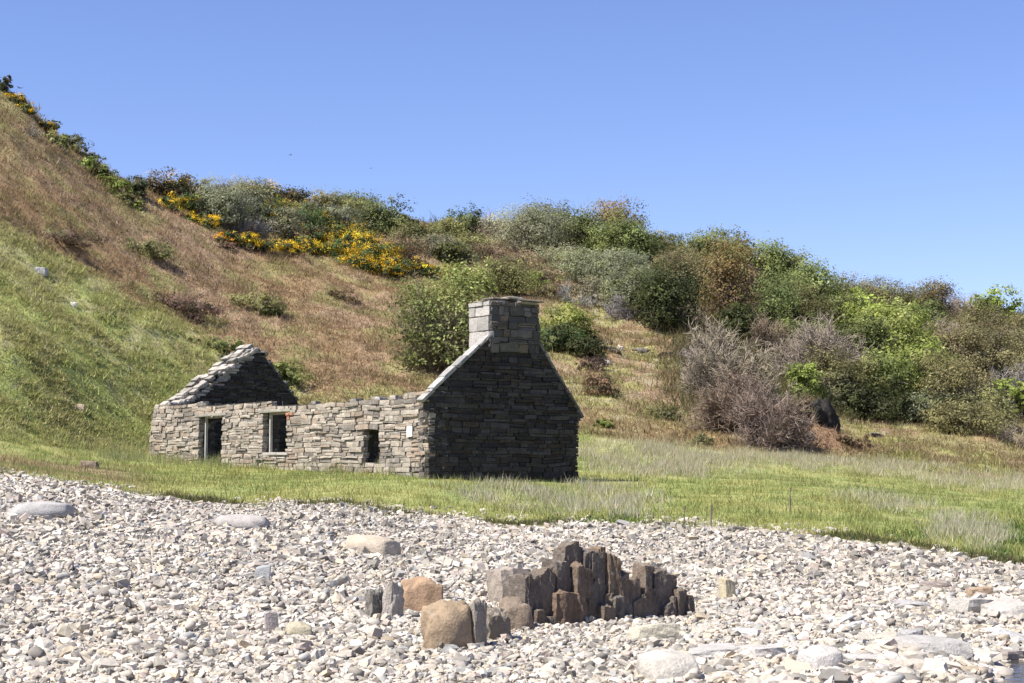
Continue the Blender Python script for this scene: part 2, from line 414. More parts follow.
rock('boulder', 'small pinkish lavender stone standing on end on the left beach', 271, 637, 14, 25, .6, (.40, .345, .315), 'stone', GB, 15, .62, .07, .12, .4, 6)
rock('boulder', 'small blue-grey flat stone tilted up among pebbles on the left beach', 262, 583, 17, 17, .4, (.34, .345, .335), 'stone', GB, 16, .7, .07, .15, -.3, 5)
rock('boulder', 'small yellowish lumpy stone beside the pinkish lavender stone', 298, 640, 24, 16, .8, (.44, .39, .28), 'stone', GB, 17, .5, .12, .2, .2, 6)
rock('boulder', 'small cream block standing upright right of the slab wall', 728, 602, 13, 23, 1.0, (.52, .45, .30), 'stone', GB, 18, .72, .07, .1, .6, 6)
rock('boulder', 'cream flat boulder in front of the right end of the slab wall', 653, 643, 46, 17, .7, (.50, .455, .345), 'boulder', GB, 19, .62, .09, .15, .15, 7)
rock('boulder', 'large pale cream slab at the bottom edge, right of the middle', 672, 686, 58, 30, 1.2, (.56, .51, .43), 'flat slab', GB, 20, .55, .07, .2, .2, 7)
rock('boulder', 'tan block on the right beach just below the grass edge', 982, 600, 25, 12, .8, (.40, .29, .19), 'boulder', GB, 21, .7, .07, .15, .2, 6)
rock('boulder', 'thick pale slab just below the tan block on the right beach', 974, 617, 34, 18, 1.0, (.48, .445, .39), 'flat slab', GB, 22, .65, .08, .2, .5, 6)
rock('boulder', 'broad pale slab running off the right edge of the beach', 1012, 622, 40, 17, 1.2, (.46, .42, .37), 'flat slab', GB, 23, .66, .08, .2, .2, 6, -.08)
rock('boulder', 'big flat grey slab with a dark front face near the bottom right corner', 935, 661, 58, 20, 1.0, (.40, .375, .34), 'flat slab', GB, 24, .66, .08, .2, .25, 7, .07)
rock('boulder', 'grey angular stone behind the big flat grey slab', 912, 645, 24, 14, .8, (.38, .36, .34), 'boulder', GB, 25, .66, .10, .2, .6, 6)
rock('boulder', 'buff rounded boulder below the big flat grey slab, near the bottom', 920, 678, 30, 17, .9, (.46, .40, .33), 'boulder', GB, 26, .5, .10, .12, .1, 7)
rock('boulder', 'pale blocky boulder at the bottom, between the cream slab and the grey slab', 822, 676, 36, 26, .9, (.50, .465, .42), 'boulder', GB, 27, .55, .10, .2, .4, 7)
rock('boulder', 'wide low slab with shadowed edge right of the pale blocky boulder', 868, 668, 40, 11, 1.2, (.50, .46, .41), 'flat slab', GB, 28, .6, .08, .2, .1, 6, .08)
rock('boulder', 'long flat slab among pebbles right of the cream flat boulder', 716, 662, 54, 13, 1.3, (.49, .455, .41), 'flat slab', GB, 29, .58, .08, .25, .1, 7)
rock('boulder', 'wedge shaped pale slab beneath the cream block on the right', 760, 664, 40, 16, 1.2, (.50, .465, .42), 'flat slab', GB, 30, .6, .10, .25, .5, 6, .1)
rock('boulder', 'low pinkish-brown slab below the grass on the right beach', 940, 592, 28, 10, 1.0, (.36, .30, .26), 'flat slab', GB, 31, .65, .08, .2, -.3, 6)
rock('boulder', 'flat grey slab in the middle of the right beach', 915, 612, 34, 10, 1.3, (.42, .395, .37), 'flat slab', GB, 32, .6, .08, .2, .1, 6)
rock('boulder', 'dark stone half under the grass edge on the right', 935, 572, 22, 9, .8, (.25, .22, .19), 'boulder', GB, 33, .6, .1, .2, .1, 5)
rock('boulder', 'dark flat stone at the grass edge near the middle right', 742, 533, 14, 6, .8, (.13, .115, .10), 'boulder', GB, 34, .6, .1, .2, .1, 5)
rock('boulder', 'brown slab resting beside the water in the bottom right corner', 1012, 664, 30, 13, 1.0, (.34, .29, .25), 'flat slab', GB, 35, .65, .1, .2, .3, 6)

# the slab wall: rough slabs set on end, two tiers high
WY = 18.9
wall = empty('slab_wall', pix(605, 628))
tag(wall, 'broken wall of dark brown slabs set on end, rising out of the shingle', 'stone wall')
wl = np.array(wall.location)
wd = np.array([math.cos(math.radians(40)), math.sin(math.radians(40)), 0]); wn = np.array([wd[1], -wd[0], 0])
w0 = pix(548, 627); 
SL = [(526, 545, 574, 630, 0, (.15, .135, .12)), (543, 554, 571, 618, -.02, (.17, .145, .12)), (553, 562, 573, 594, -.05, (.23, .19, .155)),
      (560, 573, 560, 592, -.04, (.145, .135, .125)), (552, 577, 590, 628, .06, (.17, .115, .075)), (571, 584, 544, 574, -.10, (.16, .14, .12)),
      (575, 592, 563, 600, .0, (.185, .14, .105)), (582, 591, 546, 566, -.12, (.20, .175, .145)), (575, 594, 598, 632, .05, (.165, .13, .10)),
      (589, 597, 550, 583, -.05, (.135, .13, .125)), (595, 605, 552, 586, -.02, (.145, .14, .135)), (590, 607, 580, 623, .02, (.135, .125, .115)),
      (601, 619, 547, 594, .0, (.235, .175, .115)), (596, 616, 604, 636, .08, (.175, .145, .115)), (610, 631, 594, 630, .06, (.13, .13, .135)),
      (617, 641, 573, 601, .0, (.20, .155, .12)), (605, 614, 593, 607, .03, (.19, .15, .115)), (632, 644, 598, 616, .04, (.165, .135, .105)),
      (642, 651, 591, 614, .02, (.18, .145, .11)), (645, 659, 564, 594, -.03, (.205, .165, .13)), (650, 664, 588, 621, .03, (.15, .135, .125)),
      (656, 668, 569, 598, -.02, (.155, .14, .13)), (664, 677, 573, 600, .0, (.165, .14, .12)), (662, 677, 597, 622, .04, (.135, .125, .12)),
      (674, 689, 588, 615, .05, (.18, .15, .125)), (534, 552, 610, 634, .05, (.14, .12, .10))]
_r = np.random.default_rng(77); _S = []
for (u0, u1, v0, v1, off, c) in SL:
    if u1 - u0 >= 14:
        m_ = u0 + (u1 - u0) * _r.uniform(.4, .62); a_, b_ = (0, _r.uniform(0, 7)) if _r.random() < .5 else (_r.uniform(0, 7), 0)
        _S += [(u0, m_, v0 + a_, v1, off + _r.uniform(-.05, .05), c), (m_, u1, v0 + b_, v1, off + _r.uniform(-.05, .05), tuple(np.array(c) * _r.uniform(.8, 1.15)))]
    else: _S.append((u0, u1, v0, v1, off, c))
SL = _S
def on_plane(u, v, P, n):
    d = ray(u, v); return d * (np.dot(P, n) / np.dot(d, n))
for i, (u0, u1, v0, v1, off, c) in enumerate(SL):
    a = on_plane(u0, v1, w0, wn); b = on_plane(u1, v1, w0, wn); t = on_plane((u0 + u1) / 2, v0, w0, wn)
    wid = np.linalg.norm(b - a) * 1.12; zt = t[2]; zb = (a[2] + b[2]) / 2
    mid = (a + b) / 2; dep = .17 + .12 * rng.random()
    V, Q = rough_block(11, 300 + i, .84, .02, .09)
    V = V * (1 + .10 * (fbm(V[:, 0] * 3 + i, V[:, 2] * 5 + V[:, 1] * 3, i, 3) - .5)[:, None] * 2)
    V[:, 1] += .24 * (fbm(V[:, 0] * 3 + i * 3, V[:, 2] * 1.6, i + 2.0, 4) - .5) * np.sign(V[:, 1])
    V[:, 2] += np.clip(V[:, 2] - .2, 0, 1) * .25 * (fbm(V[:, 0] * 4 + i, V[:, 1] * .7, i + 7.0, 2) - .5)
    V[:, 0] *= 1 - .18 * np.clip(V[:, 2], 0, 1) * rng.random()
    V[:, 2] += np.where(V[:, 2] > .3, V[:, 0] * rng.uniform(-.16, .16) - np.abs(V[:, 0] - rng.uniform(-.2, .2)) * .05, 0); V[:, 0] += V[:, 2] * rng.uniform(-.04, .14)
    L3 = V[:, 0:1] * wid * wd + V[:, 1:2] * dep * (-wn) + np.array([0, 0, 1]) * ((V[:, 2:3] + .5) * (zt - zb + .05))
    L3 = L3 + (mid - dep * .5 * wn * 1 + wn * off) - wl; L3[:, 2] += zb - .05 - mid[2]
    mk('slab', L3, Q, M_SLAB, wall, (np.array(c) * .55 + np.array([.165, .145, .125]) * .45) * np.array([.84, .765, .685]) * (1 + .2 * (rng.random((len(V), 1)) - .5)) + 0 * V)
o = rock('boulder', 'big pale flat-faced block leaning on the left end of the slab wall', 510, 606, 40, 36, .9, (.36, .30, .24), 'boulder', GB, 41, .68, .09, .12, .55, 8)
rock('boulder', 'thin pale slab leaning in a gap of the slab wall', 639, 597, 14, 34, .5, (.42, .385, .32), 'flat slab', GB, 42, .75, .07, .15, .6, 6, .10)

# cobbles and slabs a little larger than the rest of the shingle
CB = [rough_block(5, 70 + k, .56, .06, .34) for k in range(8)]
tones = [('pale grey', (.44, .425, .405)), ('buff', (.48, .42, .34)), ('pinkish grey', (.42, .365, .345)), ('bluish grey', (.345, .355, .365)), ('dark grey', (.24, .23, .22)), ('off-white', (.54, .52, .49))]
proto = {}
def cobble(u, v, wpx, flat, tone, label, group):
    p = pix(u, v); k = p[1] / F; w = wpx * k
    kk = (int(rng.integers(0, 8)), tone)
    if kk not in proto:
        V, Q = CB[kk[0]]
        o = mk('cobble', V, Q, M_ROCK, col=np.array(tones[tone][1]) * .88 + 0 * V, smooth=False); proto[kk] = o
    else:
        o = proto[kk].copy(); COL.objects.link(o)
    o.scale = (w, w * rng.uniform(.6, .95), w * flat)
    o.rotation_euler = (rng.normal(0, .18), rng.normal(0, .18), rng.random() * 6.28)
    o.location = (p[0], p[1], p[2] + w * flat * .22)
    tag(o, label, 'cobble', group)
GC1 = 'larger cobbles spread over the shingle'
for i in range(235):
    while True:
        u, v = rng.uniform(5, 1020), rng.uniform(505, 682)
        if v > np.interp(u, edge_u, edge_v) + 8 and not (350 < u < 700 and 535 < v < 660): break
    slab = u > 640 and v > 615
    t = int(rng.choice([0, 0, 0, 1, 2, 3, 4, 5, 5])) if not slab else int(rng.choice([0, 1, 5, 5, 2]))
    w = rng.uniform(7, 12.5) if not slab else rng.uniform(13, 34)
    place = 'in the left part of the beach' if u < 350 else ('in the right part of the beach' if u > 690 else ('below the standing slabs' if v > 600 else 'between the grass and the standing slabs'))
    if slab and u <= 690: place = 'on the low shore below the standing slabs'
    lab = ('flat ' if slab else '') + tones[t][0] + (' slab ' if slab else ' cobble ') + 'lying among the pebbles ' + place
    cobble(u, v, w, rng.uniform(.22, .4) if slab else rng.uniform(.35, .6), t, lab, lab + 's' if False else GC1)

# stones on the hill
HR = 'stones showing on the hillside'
rock('hillside_rock', 'small grey-white stone in the grass high on the left hillside', 40, 274, 12, 7, .8, (.38, .37, .35), 'rock', HR, 51)
rock('hillside_rock', 'lone white stone in the grass of the left hillside', 73, 306, 7, 4, .8, (.7, .68, .64), 'rock', HR, 52)
rock('hillside_rock', 'buff stone in the rough grass left of the cottage', 78, 410, 12, 6, .8, (.36, .28, .2), 'rock', HR, 53)
rock('hillside_rock', 'brown stone at the foot of the bank by the left beach edge', 88, 468, 17, 7, .8, (.22, .165, .12), 'rock', HR, 54)
for i, (u, v, w, hh, c, lab) in enumerate([
        (612, 352, 12, 5, .06, 'dark rock at the left end of the broken outcrop above the meadow'), (642, 353, 11, 4, .12, 'long grey rock in the middle of the broken outcrop above the meadow'),
        (666, 356, 12, 4, .07, 'dark rock at the right end of the broken outcrop above the meadow'), (606, 366, 9, 6, .24, 'pale rock just below the broken outcrop above the meadow'),
        (621, 350, 5, 4, .6, 'tiny white stone on the broken outcrop above the meadow'), (826, 425, 22, 20, .028, 'near-black rounded rock standing in for the shaded hollow under the small bright green bush'),  # the near-black tone stands for the shade of a hollow
        (808, 427, 10, 6, .15, 'brown rock beside the near-black rounded rock'), (845, 442, 13, 6, .04, 'black earthy rock in the brown bank right of the bare bushes'),
        (878, 437, 13, 4, .12, 'low brown rock at the edge of the bracken bank on the right'), (812, 440, 9, 6, .26, 'pale grey rock in the brown bank beside the bare bushes')]):
    rock('hillside_rock', lab, u, v, w, hh, .8, (c * 1.05, c * .92, c * .8), 'rock', HR, 60 + i, .46, .75, .35, .4, 9)

# ------------------------------------------------------------------ the ruined cottage
TH = math.radians(52)
P0 = ray(428, 477) * 46.0
df = np.array([-math.cos(TH), math.sin(TH), 0]); dg = np.array([math.sin(TH), math.cos(TH), 0])
nf, ng = -dg, -df                                     # outward normals of front wall and near gable
house = empty('ruined_cottage', P0)
tag(house, 'roofless grey stone cottage ruin with one chimney gable, standing above the shingle', 'cottage ruin')
def uvw(u, v, P, d, n):
    q = on_plane(u, v, P, n) - P
    return float(np.dot(q, d)), float(q[2])
GREY = np.array([[.33, .295, .25], [.37, .335, .285], [.28, .25, .215], [.40, .36, .305], [.34, .28, .225], [.22, .20, .18], [.43, .395, .345]])
SHADE_STONE = np.array([[.11, .10, .09], [.14, .125, .11], [.09, .085, .08], [.165, .145, .12], [.13, .105, .08], [.18, .165, .15]]) * .40  # same stone darkened: shade of the gable faces put into the colour

def spans(poly, op, hm):
    xs = []
    for i in range(len(poly)):
        (a0, h0), (a1, h1) = poly[i], poly[(i + 1) % len(poly)]
        if (h0 - hm) * (h1 - hm) < 0: xs.append(a0 + (a1 - a0) * (hm - h0) / (h1 - h0))
    xs.sort(); iv = [(xs[i], xs[i + 1]) for i in range(0, len(xs) - 1, 2)]
    for (a0, a1, b0, b1) in op:
        if b0 < hm < b1:
            nv = []
            for (x0, x1) in iv:
                if a1 <= x0 or a0 >= x1: nv.append((x0, x1))
                else:
                    if a0 > x0: nv.append((x0, a0))
                    if a1 < x1: nv.append((a1, x1))
            iv = nv
    return [(a, b) for a, b in iv if b - a > .06]

RB = [rough_block(2, 800 + k, .92, .05, .05) for k in range(14)]
BOX = np.array([[x, y, z] for z in (0, 1) for y in (0, 1) for x in (0, 1)], float)
BQ = np.array([[0, 2, 3, 1], [4, 5, 7, 6], [0, 1, 5, 4], [2, 6, 7, 3], [0, 4, 6, 2], [1, 3, 7, 5]])
def masonry(name, poly, op, thick, P, d, n, pal_out, pal_in, parent, seed, cmin=.08, cmax=.27, wmin=.14, wmax=.85, tints=(), cap=0, mat=M_MASON, edge=None):
    """coursed rubble: every stone its own rough box on both faces of an earth core; axes along d, outward n, up"""
    r = np.random.default_rng(seed)
    bv, bc, cv = [], [], []
    h0, h1 = min(p[1] for p in poly), max(p[1] for p in poly)
    def add(a0, a1, y0, y1, z0, z1, c, j):
        b = (RB[r.integers(0, 14)][0] * r.choice([-1, 1], 3) * .98 + .5) * [a1 - a0, y1 - y0, z1 - z0] + [a0, y0, z0]
        b[:, 2] += (b[:, 0] - a0) * r.normal(0, .02)
        bv.append(b); bc.append(np.repeat((np.array(c) * r.normal(1, .10))[None], len(b), 0))
    hh = h0
    while hh < h1 - .03:
        ch = min(r.uniform(cmin, cmax), max(h1 - hh, .06))
        for (a0, a1) in spans(poly, op, hh + ch * .5):
            e = r.uniform(.002, .006)
            cv.append(BOX * [a1 - a0 - .07, thick - .12, ch + 2 * e] + [a0 + .035, -thick + .06, hh - e])
            for side, pal in ((0, pal_out), (1, pal_in)):
                a = a0 + r.uniform(-.03, .02)
                while a < a1 - .02:
                    w = min(wmin + (wmax - wmin) * r.random() ** 1.5, a1 - a + r.uniform(-.02, .03))
                    if a1 - (a + w) < .1: w = a1 - a + r.uniform(-.02, .03)
                    k = int(r.choice([1, 1, 1, 2, 2, 3])) if ch > .15 else 1
                    cuts = np.sort(np.concatenate([[0, 1], (np.arange(1, k) + r.uniform(-.2, .2, k - 1)) / k]))
                    for q in range(k):
                        out = r.uniform(-.02, .045); dp = r.uniform(.17, .26); gp = r.uniform(.002, .010)
                        z0, z1 = hh + ch * cuts[q] + gp * .5, hh + ch * cuts[q + 1] - gp * .5
                        c = pal[r.integers(0, len(pal))]
                        for (ta, th_, tc, tr) in tints:
                            if side == 0 and abs(a + w / 2 - ta) < tr and abs((z0 + z1) / 2 - th_) < tr * .8: c = np.array(tc)
                        if edge is not None and side == 0 and (a - a0 < .1): c = edge[r.integers(0, len(edge))]
                        y = (out - dp, out) if side == 0 else (-thick - out, -thick - out + dp)
                        add(a + gp, a + w - gp, y[0], y[1], z0, z1, c, .014)
                    a += w
        hh += ch
    for _ in range(cap):                                # loose stones left along the top
        i = r.integers(0, len(poly)); a = r.uniform(min(p[0] for p in poly), max(p[0] for p in poly))
        top = max([zz for zz in np.arange(h0, h1 + .01, .02) if any(x0 <= a <= x1 for x0, x1 in spans(poly, (), zz))] or [h0])
        w, t = r.uniform(.2, .55), r.uniform(.05, .13); y = r.uniform(-thick, -.3)
        add(a - w / 2, a + w / 2, y, y + r.uniform(.2, .35), top - .02, top + t, GREY[r.integers(0, len(GREY))], .02)
    B = np.concatenate(bv); nb = len(bv); Cc = np.concatenate(bc)
    Kv = np.concatenate(cv); nk = len(cv)
    V = np.concatenate([B, Kv]); Cc = np.concatenate([Cc, np.repeat(np.array([[.045, .04, .033]]), len(Kv), 0)])
    V[:, 1] += .10 * (fbm(V[:, 0] * .7, V[:, 2] * .7, seed + 9.0, 2) - .5)
    V[:, 2] += .05 * (vnoise(V[:, 0] * .9, V[:, 2] * .8, seed) - .5) + .035 * (vnoise(V[:, 0] * 2.3, V[:, 2] * 1.5, seed + 4) - .5)
    nv = len(RB[0][0]); Fq = np.concatenate([(RB[0][1][None] + (np.arange(nb) * nv)[:, None, None]).reshape(-1, 4), (BQ[None] + (nb * nv + np.arange(nk) * 8)[:, None, None]).reshape(-1, 4)])
    W3 = V[:, 0:1] * d + V[:, 1:2] * n + V[:, 2:3] * np.array([0, 0, 1.0]) + (P - np.array(house.location))
    return mk(name, W3, Fq, mat, parent, Cc)

fp = lambda u, v: uvw(u, v, P0, df, nf)
gp_ = lambda u, v: uvw(u, v, P0, dg, ng)
top = [fp(u, v) for u, v in ((429, 393), (406, 392), (402, 397), (380, 398.5), (350, 401), (300, 403), (250, 405), (200, 404.5), (155, 405))]
LEN = top[-1][0]
front = [(-.02, -.9)] + [(-.02, top[0][1])] + top[1:] + [(LEN + .25, top[-1][1] - .75), (LEN + .5, .2), (LEN + .45, -.9)]
def rect(u0, v0, u1, v1):
    a0, b1 = fp(u0, v0); a1, b0 = fp(u1, v1); x, y = fp(u1, v0)
    return (min(a0, a1), max(a0, a1), b0, (b1 + y) / 2)
OPS = [rect(200, 416, 222, 462), rect(264, 412, 286, 453), rect(363, 427, 379, 464)]
brick = fp(290, 416)
bl = fp(419, 452)
fw = masonry('front_wall', front, OPS, .62, P0, df, nf, GREY * np.array([.84, .80, .75]), GREY * .2, house, 5, .06, .21, .14, .80, tints=((brick[0], brick[1], (.33, .15, .09), .17), (bl[0], bl[1], (.34, .265, .20), .42)), cap=9)  # inner faces darkened so the openings hold the shade of the interior
# lintels and the timber left in two of the openings
def lbox(name, mat, par, P, d, n, a0, a1, y0, y1, z0, z1, col, j=.006, sub=2):
    V, Q = rough_block(sub, int(rng.integers(1, 9999)), .96, .012, .0)
    V = (V + .5) * [a1 - a0, y1 - y0, z1 - z0] + [a0, y0, z0]
    W3 = V[:, 0:1] * d + V[:, 1:2] * n + V[:, 2:3] * np.array([0, 0, 1.0]) + (P - np.array(house.location))
    return mk(name, W3, Q, mat, par, np.array(col) + 0 * V)
for i, (a0, a1, b0, b1) in enumerate(OPS):
    if i < 2: lbox('lintel', M_MASON, fw, P0, df, nf, a0 - .3, a1 + .3, -.5, .05, b1 - .005, b1 + .09, (.27, .25, .205))
    if i == 1: lbox('sill', M_MASON, fw, P0, df, nf, a0 - .12, a1 + .12, -.5, .04, b0 - .06, b0 + .03, (.36, .33, .29))
    if i < 2:
        fr = lbox('window_frame', M_WOOD, fw, P0, df, nf, a1 - .24, a1 - .175, -.20, -.11, b0 + .03, b1 - .008, (.40, .37, .32))
        lbox('frame_head', M_WOOD, fr, P0, df, nf, a0 + .02, a1 - .245, -.20, -.11, b1 - .08, b1 - .012, (.26, .23, .18))
pq = fp(411, 431.5)
lbox('plaque', mottled('white_plaque', .6, 3, .03, 20), fw, P0, df, nf, pq[0] - .14, pq[0] + .14, .03, .062, pq[1] - .15, pq[1] + .15, (.62, .62, .60))
# near gable with its chimney and coping
gl_, gr_ = gp_(427, 398), gp_(582, 418)
sl, sr = gp_(489, 337), gp_(539, 344)
WID = gp_(578, 480)[0]
gab = [(-.02, -1.3), (-.02, gl_[1]), (sl[0], sl[1]), (sr[0], sr[1]), (gr_[0], gr_[1]), (WID + .02, gr_[1] - .15), (WID, -1.3)]
gw = masonry('gable_wall', gab, [], .45, P0, dg, ng, SHADE_STONE, GREY * .5, house, 8, .06, .20, .18, .95, mat=M_GABLE)
c0, c1 = gp_(490, 340), gp_(538, 345)
ct = gp_(490, 301)[1]
chim = masonry('chimney', [(c0[0], c0[1] - .35), (c0[0] + .02, ct), (c1[0], ct - .06), (c1[0] + .02, c0[1] - .35)], [], .98, P0 + ng * .03, dg, ng, np.array([[.11, .10, .085], [.14, .125, .105], [.09, .085, .075], [.15, .12, .085]]), GREY * .6, gw, 17, .10, .30, .2, .75, mat=M_GABLE)  # gable side of the chimney coloured dark for its shade
Vc = [];
for k, (z0, z1) in enumerate(((c0[1] - .3, c0[1] + .28), (c0[1] + .30, c0[1] + .72), (c0[1] + .74, c0[1] + 1.02), (c0[1] + 1.04, ct - .01))):
    cut = [.0, .55, .7, .3][k]
    for (y0, y1) in (((-.99, .0),) if cut == 0 else ((-.99, -.99 * cut - .01), (-.99 * cut + .01, .0))):
        V, Q = rough_block(4, 500 + k, .92, .03, .03)
        V = (V + .5) * [.16, y1 - y0, z1 - z0] + [c0[0] - .07 + rng.uniform(-.025, .025), y0 + .02, z0]
        Vc.append((V, Q))
V = np.concatenate([v for v, q in Vc]); Q = np.concatenate([q + i * len(Vc[0][0]) for i, (v, q) in enumerate(Vc)])
W3 = V[:, 0:1] * dg + V[:, 1:2] * ng + V[:, 2:3] * np.array([0, 0, 1.0]) + (P0 - np.array(house.location))
mk('chimney_facing', W3, Q, M_MASON, gw, np.repeat(rng.uniform(.75, 1.1, len(Vc)), len(Vc[0][0]))[:, None] * np.array([[.36, .335, .30]]))
Vc = []
for k in range(16):
    a = rng.uniform(c0[0] - .1, c1[0] - .1); w = rng.uniform(.4, .9); y = rng.uniform(-.95, -.3)
    V, Q = rough_block(3, 520 + k, .8, .05, .08)
    V = (V + .5) * [w, rng.uniform(.4, .65), rng.uniform(.04, .09)] + [min(a, c1[0] - w + .12), y, ct - .02 + .07 * (k % 3) - .05 * (a > c1[0] - .6)]
    Vc.append((V, Q))
V = np.concatenate([v for v, q in Vc]); Q = np.concatenate([q + i * len(Vc[0][0]) for i, (v, q) in enumerate(Vc)])
W3 = V[:, 0:1] * dg + V[:, 1:2] * ng + V[:, 2:3] * np.array([0, 0, 1.0]) + (P0 - np.array(house.location))
mk('chimney_cap', W3, Q, M_MASON, gw, np.repeat(rng.uniform(.7, 1.2, len(Vc)), len(Vc[0][0]))[:, None] * np.array([[.25, .23, .19]]))
def coping(A, B, nslab, col, wid=.5, th=.10, P=P0, par=gw, name='coping', ya=0.0, j=.0):
    A, B = np.array(A), np.array(B); e = (B - A); Lh = np.linalg.norm(e); e /= Lh; up = np.array([-e[1], e[0]])
    if up[1] < 0: up = -up
    Vc = []
    for k in range(nslab):
        s0, s1 = Lh * k / nslab, Lh * (k + 1) / nslab - .012
        V, Q = rough_block(5, int(rng.integers(1, 9999)), .9, .03, .04); V = V * [1, 1, rng.uniform(.8, 1.3)] + .5 + [0, rng.uniform(-.12, .06), rng.uniform(-.12, .2)]
        t = s0 + V[:, 0] * (s1 - s0); hgt = -.03 + V[:, 2] * th + .012 * (k % 2)
        a = A[0] + e[0] * t + up[0] * hgt; z = A[1] + e[1] * t + up[1] * hgt
        y = ya - wid + V[:, 1] * (wid + .07)
        a = a + rng.uniform(-j, j); z = z + rng.uniform(-j, j) * .8
        W3 = a[:, None] * dg + y[:, None] * ng + z[:, None] * np.array([0, 0, 1.0]) + (P - np.array(house.location))
        Vc.append((W3, Q))
    V = np.concatenate([v for v, q in Vc]); Q = np.concatenate([q + i * len(Vc[0][0]) for i, (v, q) in enumerate(Vc)])
    mk(name, V, Q, M_MASON, par, np.repeat(rng.uniform(.62, 1.18, len(Vc)), len(Vc[0][0]))[:, None] * np.array(col))
coping((gl_[0] - .16, gl_[1] - .1), (sl[0] + .02, sl[1] + .03), 6, (.33, .315, .29), .26)
coping((gr_[0] + .03, gr_[1] - .0), (sr[0] - .02, sr[1] + .02), 9, (.15, .14, .13), .40, .07)  # right coping in a darker tone, shade put into the colour
# far gable, broken along its slopes, and the back wall
PF = P0 + df * (LEN - 1.05)
q = lambda u, v: uvw(u, v, PF, dg, ng)
fa = [q(180, 406), q(192, 398), q(206, 388), q(220, 377), q(234, 365), q(243, 357), q(249, 350), q(257, 348), q(263, 355), q(272, 367), q(282, 380), q(291, 393), q(300, 405)]
fa = [(fa[0][0], fa[0][1] - 3.0)] + fa + [(fa[-1][0] + .1, fa[-1][1] - 3.2)]
print('HOUSE', round(LEN, 2), round(WID, 2), 'far gable', fa[1], fa[-2], 'top', top[0], top[-1], gl_, gr_, sl, sr)
fg = masonry('gable_wall', fa, [], 1.35, PF, dg, ng, SHADE_STONE * 1.0, GREY, house, 21, .05, .10, .15, .7, cap=0, mat=M_GABLE, edge=GREY)  # face stones carry painted shade, left edge stones keep the sunlit grey
for k_, (ya, n_) in enumerate(((.02, 17), (-.40, 14), (-.86, 16))):
    coping((fa[1][0] - .05, fa[1][1] + .0), (fa[8][0] - .02, fa[8][1] + .03), n_, (.31, .28, .24), .43, .13, PF, fg, 'verge_stones', ya, .12)
coping((fa[-2][0], fa[-2][1]), (fa[8][0] + .1, fa[8][1] - .02), 15, (.13, .12, .11), 1.2, .10, PF, fg, 'verge_stones', 0, .07)  # right verge coloured darker than the sunlit left one, as shade
bw = [(.4, -1.2), (.4, 1.35), (LEN * .4, 1.6), (LEN * .8, 1.5), (LEN - .3, 1.7), (LEN - .3, -1.0)]
masonry('back_wall', bw, [], .6, P0 + dg * (WID - .02), df, -nf, GREY * .85, GREY * .22, house, 31)  # inner face darkened to paint in the shade behind the openings
# ------------------------------------------------------------------ grass, bracken and other ground cover (nobody could count it)
def blades(P, col, hgt, wid, lean, up=1.0):
    n = len(P); a = rng.random(n) * 6.283; b = rng.random(n) * 6.283
    side = np.stack([np.cos(a), np.sin(a), 0 * a], -1) * (wid * .5)[:, None]
    tip = np.stack([np.cos(b) * lean * hgt, np.sin(b) * lean * hgt, hgt * np.sqrt(np.clip(1 - lean ** 2, .05, 1))], -1)
    V = np.stack([P - side, P + side, P + tip], 1).reshape(-1, 3)
    return V, np.arange(n * 3).reshape(n, 3), np.repeat(col, 3, 0)

def cover(name, label, cat, r0, r1, n, h, w, lean, tint=None, jit=.18, power=1.6, wfun=None, u0=-160, u1=1190, clump=0, crad=.25, mixw=0.0, colfun=None):
    P, c, u, s = scatter(r0, r1, n if not clump else max(1, n // clump), u0, u1, power, wfun)
    if clump:
        P = np.repeat(P, clump, 0); c = np.repeat(c, clump, 0)
        d = rng.normal(0, crad, (len(P), 2)); P = P.copy(); P[:, :2] += d
    k = len(P)
    if tint is not None:
        t = np.array(tint); t = t[rng.integers(0, len(t), k)] if t.ndim == 2 else t
        c = c * mixw + t * (1 - mixw)
    c = c * rng.normal(1, jit, (k, 1)) * rng.normal(1, .05, (k, 3))
    P = P.copy(); P[:, 2] -= .03
    hh = np.clip(rng.normal(h, h * .35, k), h * .3, h * 2.2)
    V, Q, cc = blades(P, c, hh, w * rng.uniform(.6, 1.4, k), np.clip(rng.normal(lean, .25, k), 0, .97))
    return tag(mk(name, V, Q, M_GRASS, col=cc), label, cat, kind='stuff')

hs0, hs1 = f_row, sum(ROWS[:10])
cover('meadow_grass', 'short green and yellowish grass on the flat between beach and hill', 'grass', e_row, f_row, 380000, .075, .022, .6, power=1.3, jit=.22)
tm_e = np.exp(-np.abs(SEG - 2.97) * 22) * sstep(.48, .62, fbm(GX * .9, GY * .9, 45.0, 3))
cover('edge_grass', 'grass tufts creeping out over the top of the shingle', 'grass', e_row - 8, e_row + 4, 16000, .12, .02, .55, [(.24, .25, .08), (.30, .27, .11), (.19, .22, .07)], .2, 1.2, tm_e, clump=16, crad=.10)
cover('bank_plants', 'dark low plants and turned back turf along the lip of the grass bank', 'plants', e_row, e_row + 7, 14000, .15, .03, .6,
      [(.10, .115, .04), (.15, .16, .055), (.16, .115, .07), (.07, .08, .03)], .25, 1.2, sstep(.50, .64, fbm(GX * .55, GY * .55, 47.0, 3)), clump=18, crad=.16)
cover('hill_grass', 'rough green and straw coloured grass and brown bracken litter on the hillside', 'grass', f_row, hs1, 780000, .16, .032, .7, power=1.4, jit=.28)
cover('hill_grass', 'coarse tufts of grass and bracken standing above the rest of the slope', 'grass', f_row, hs1, 170000, .30, .04, .6, power=1.4, jit=.36, clump=18, crad=.25)
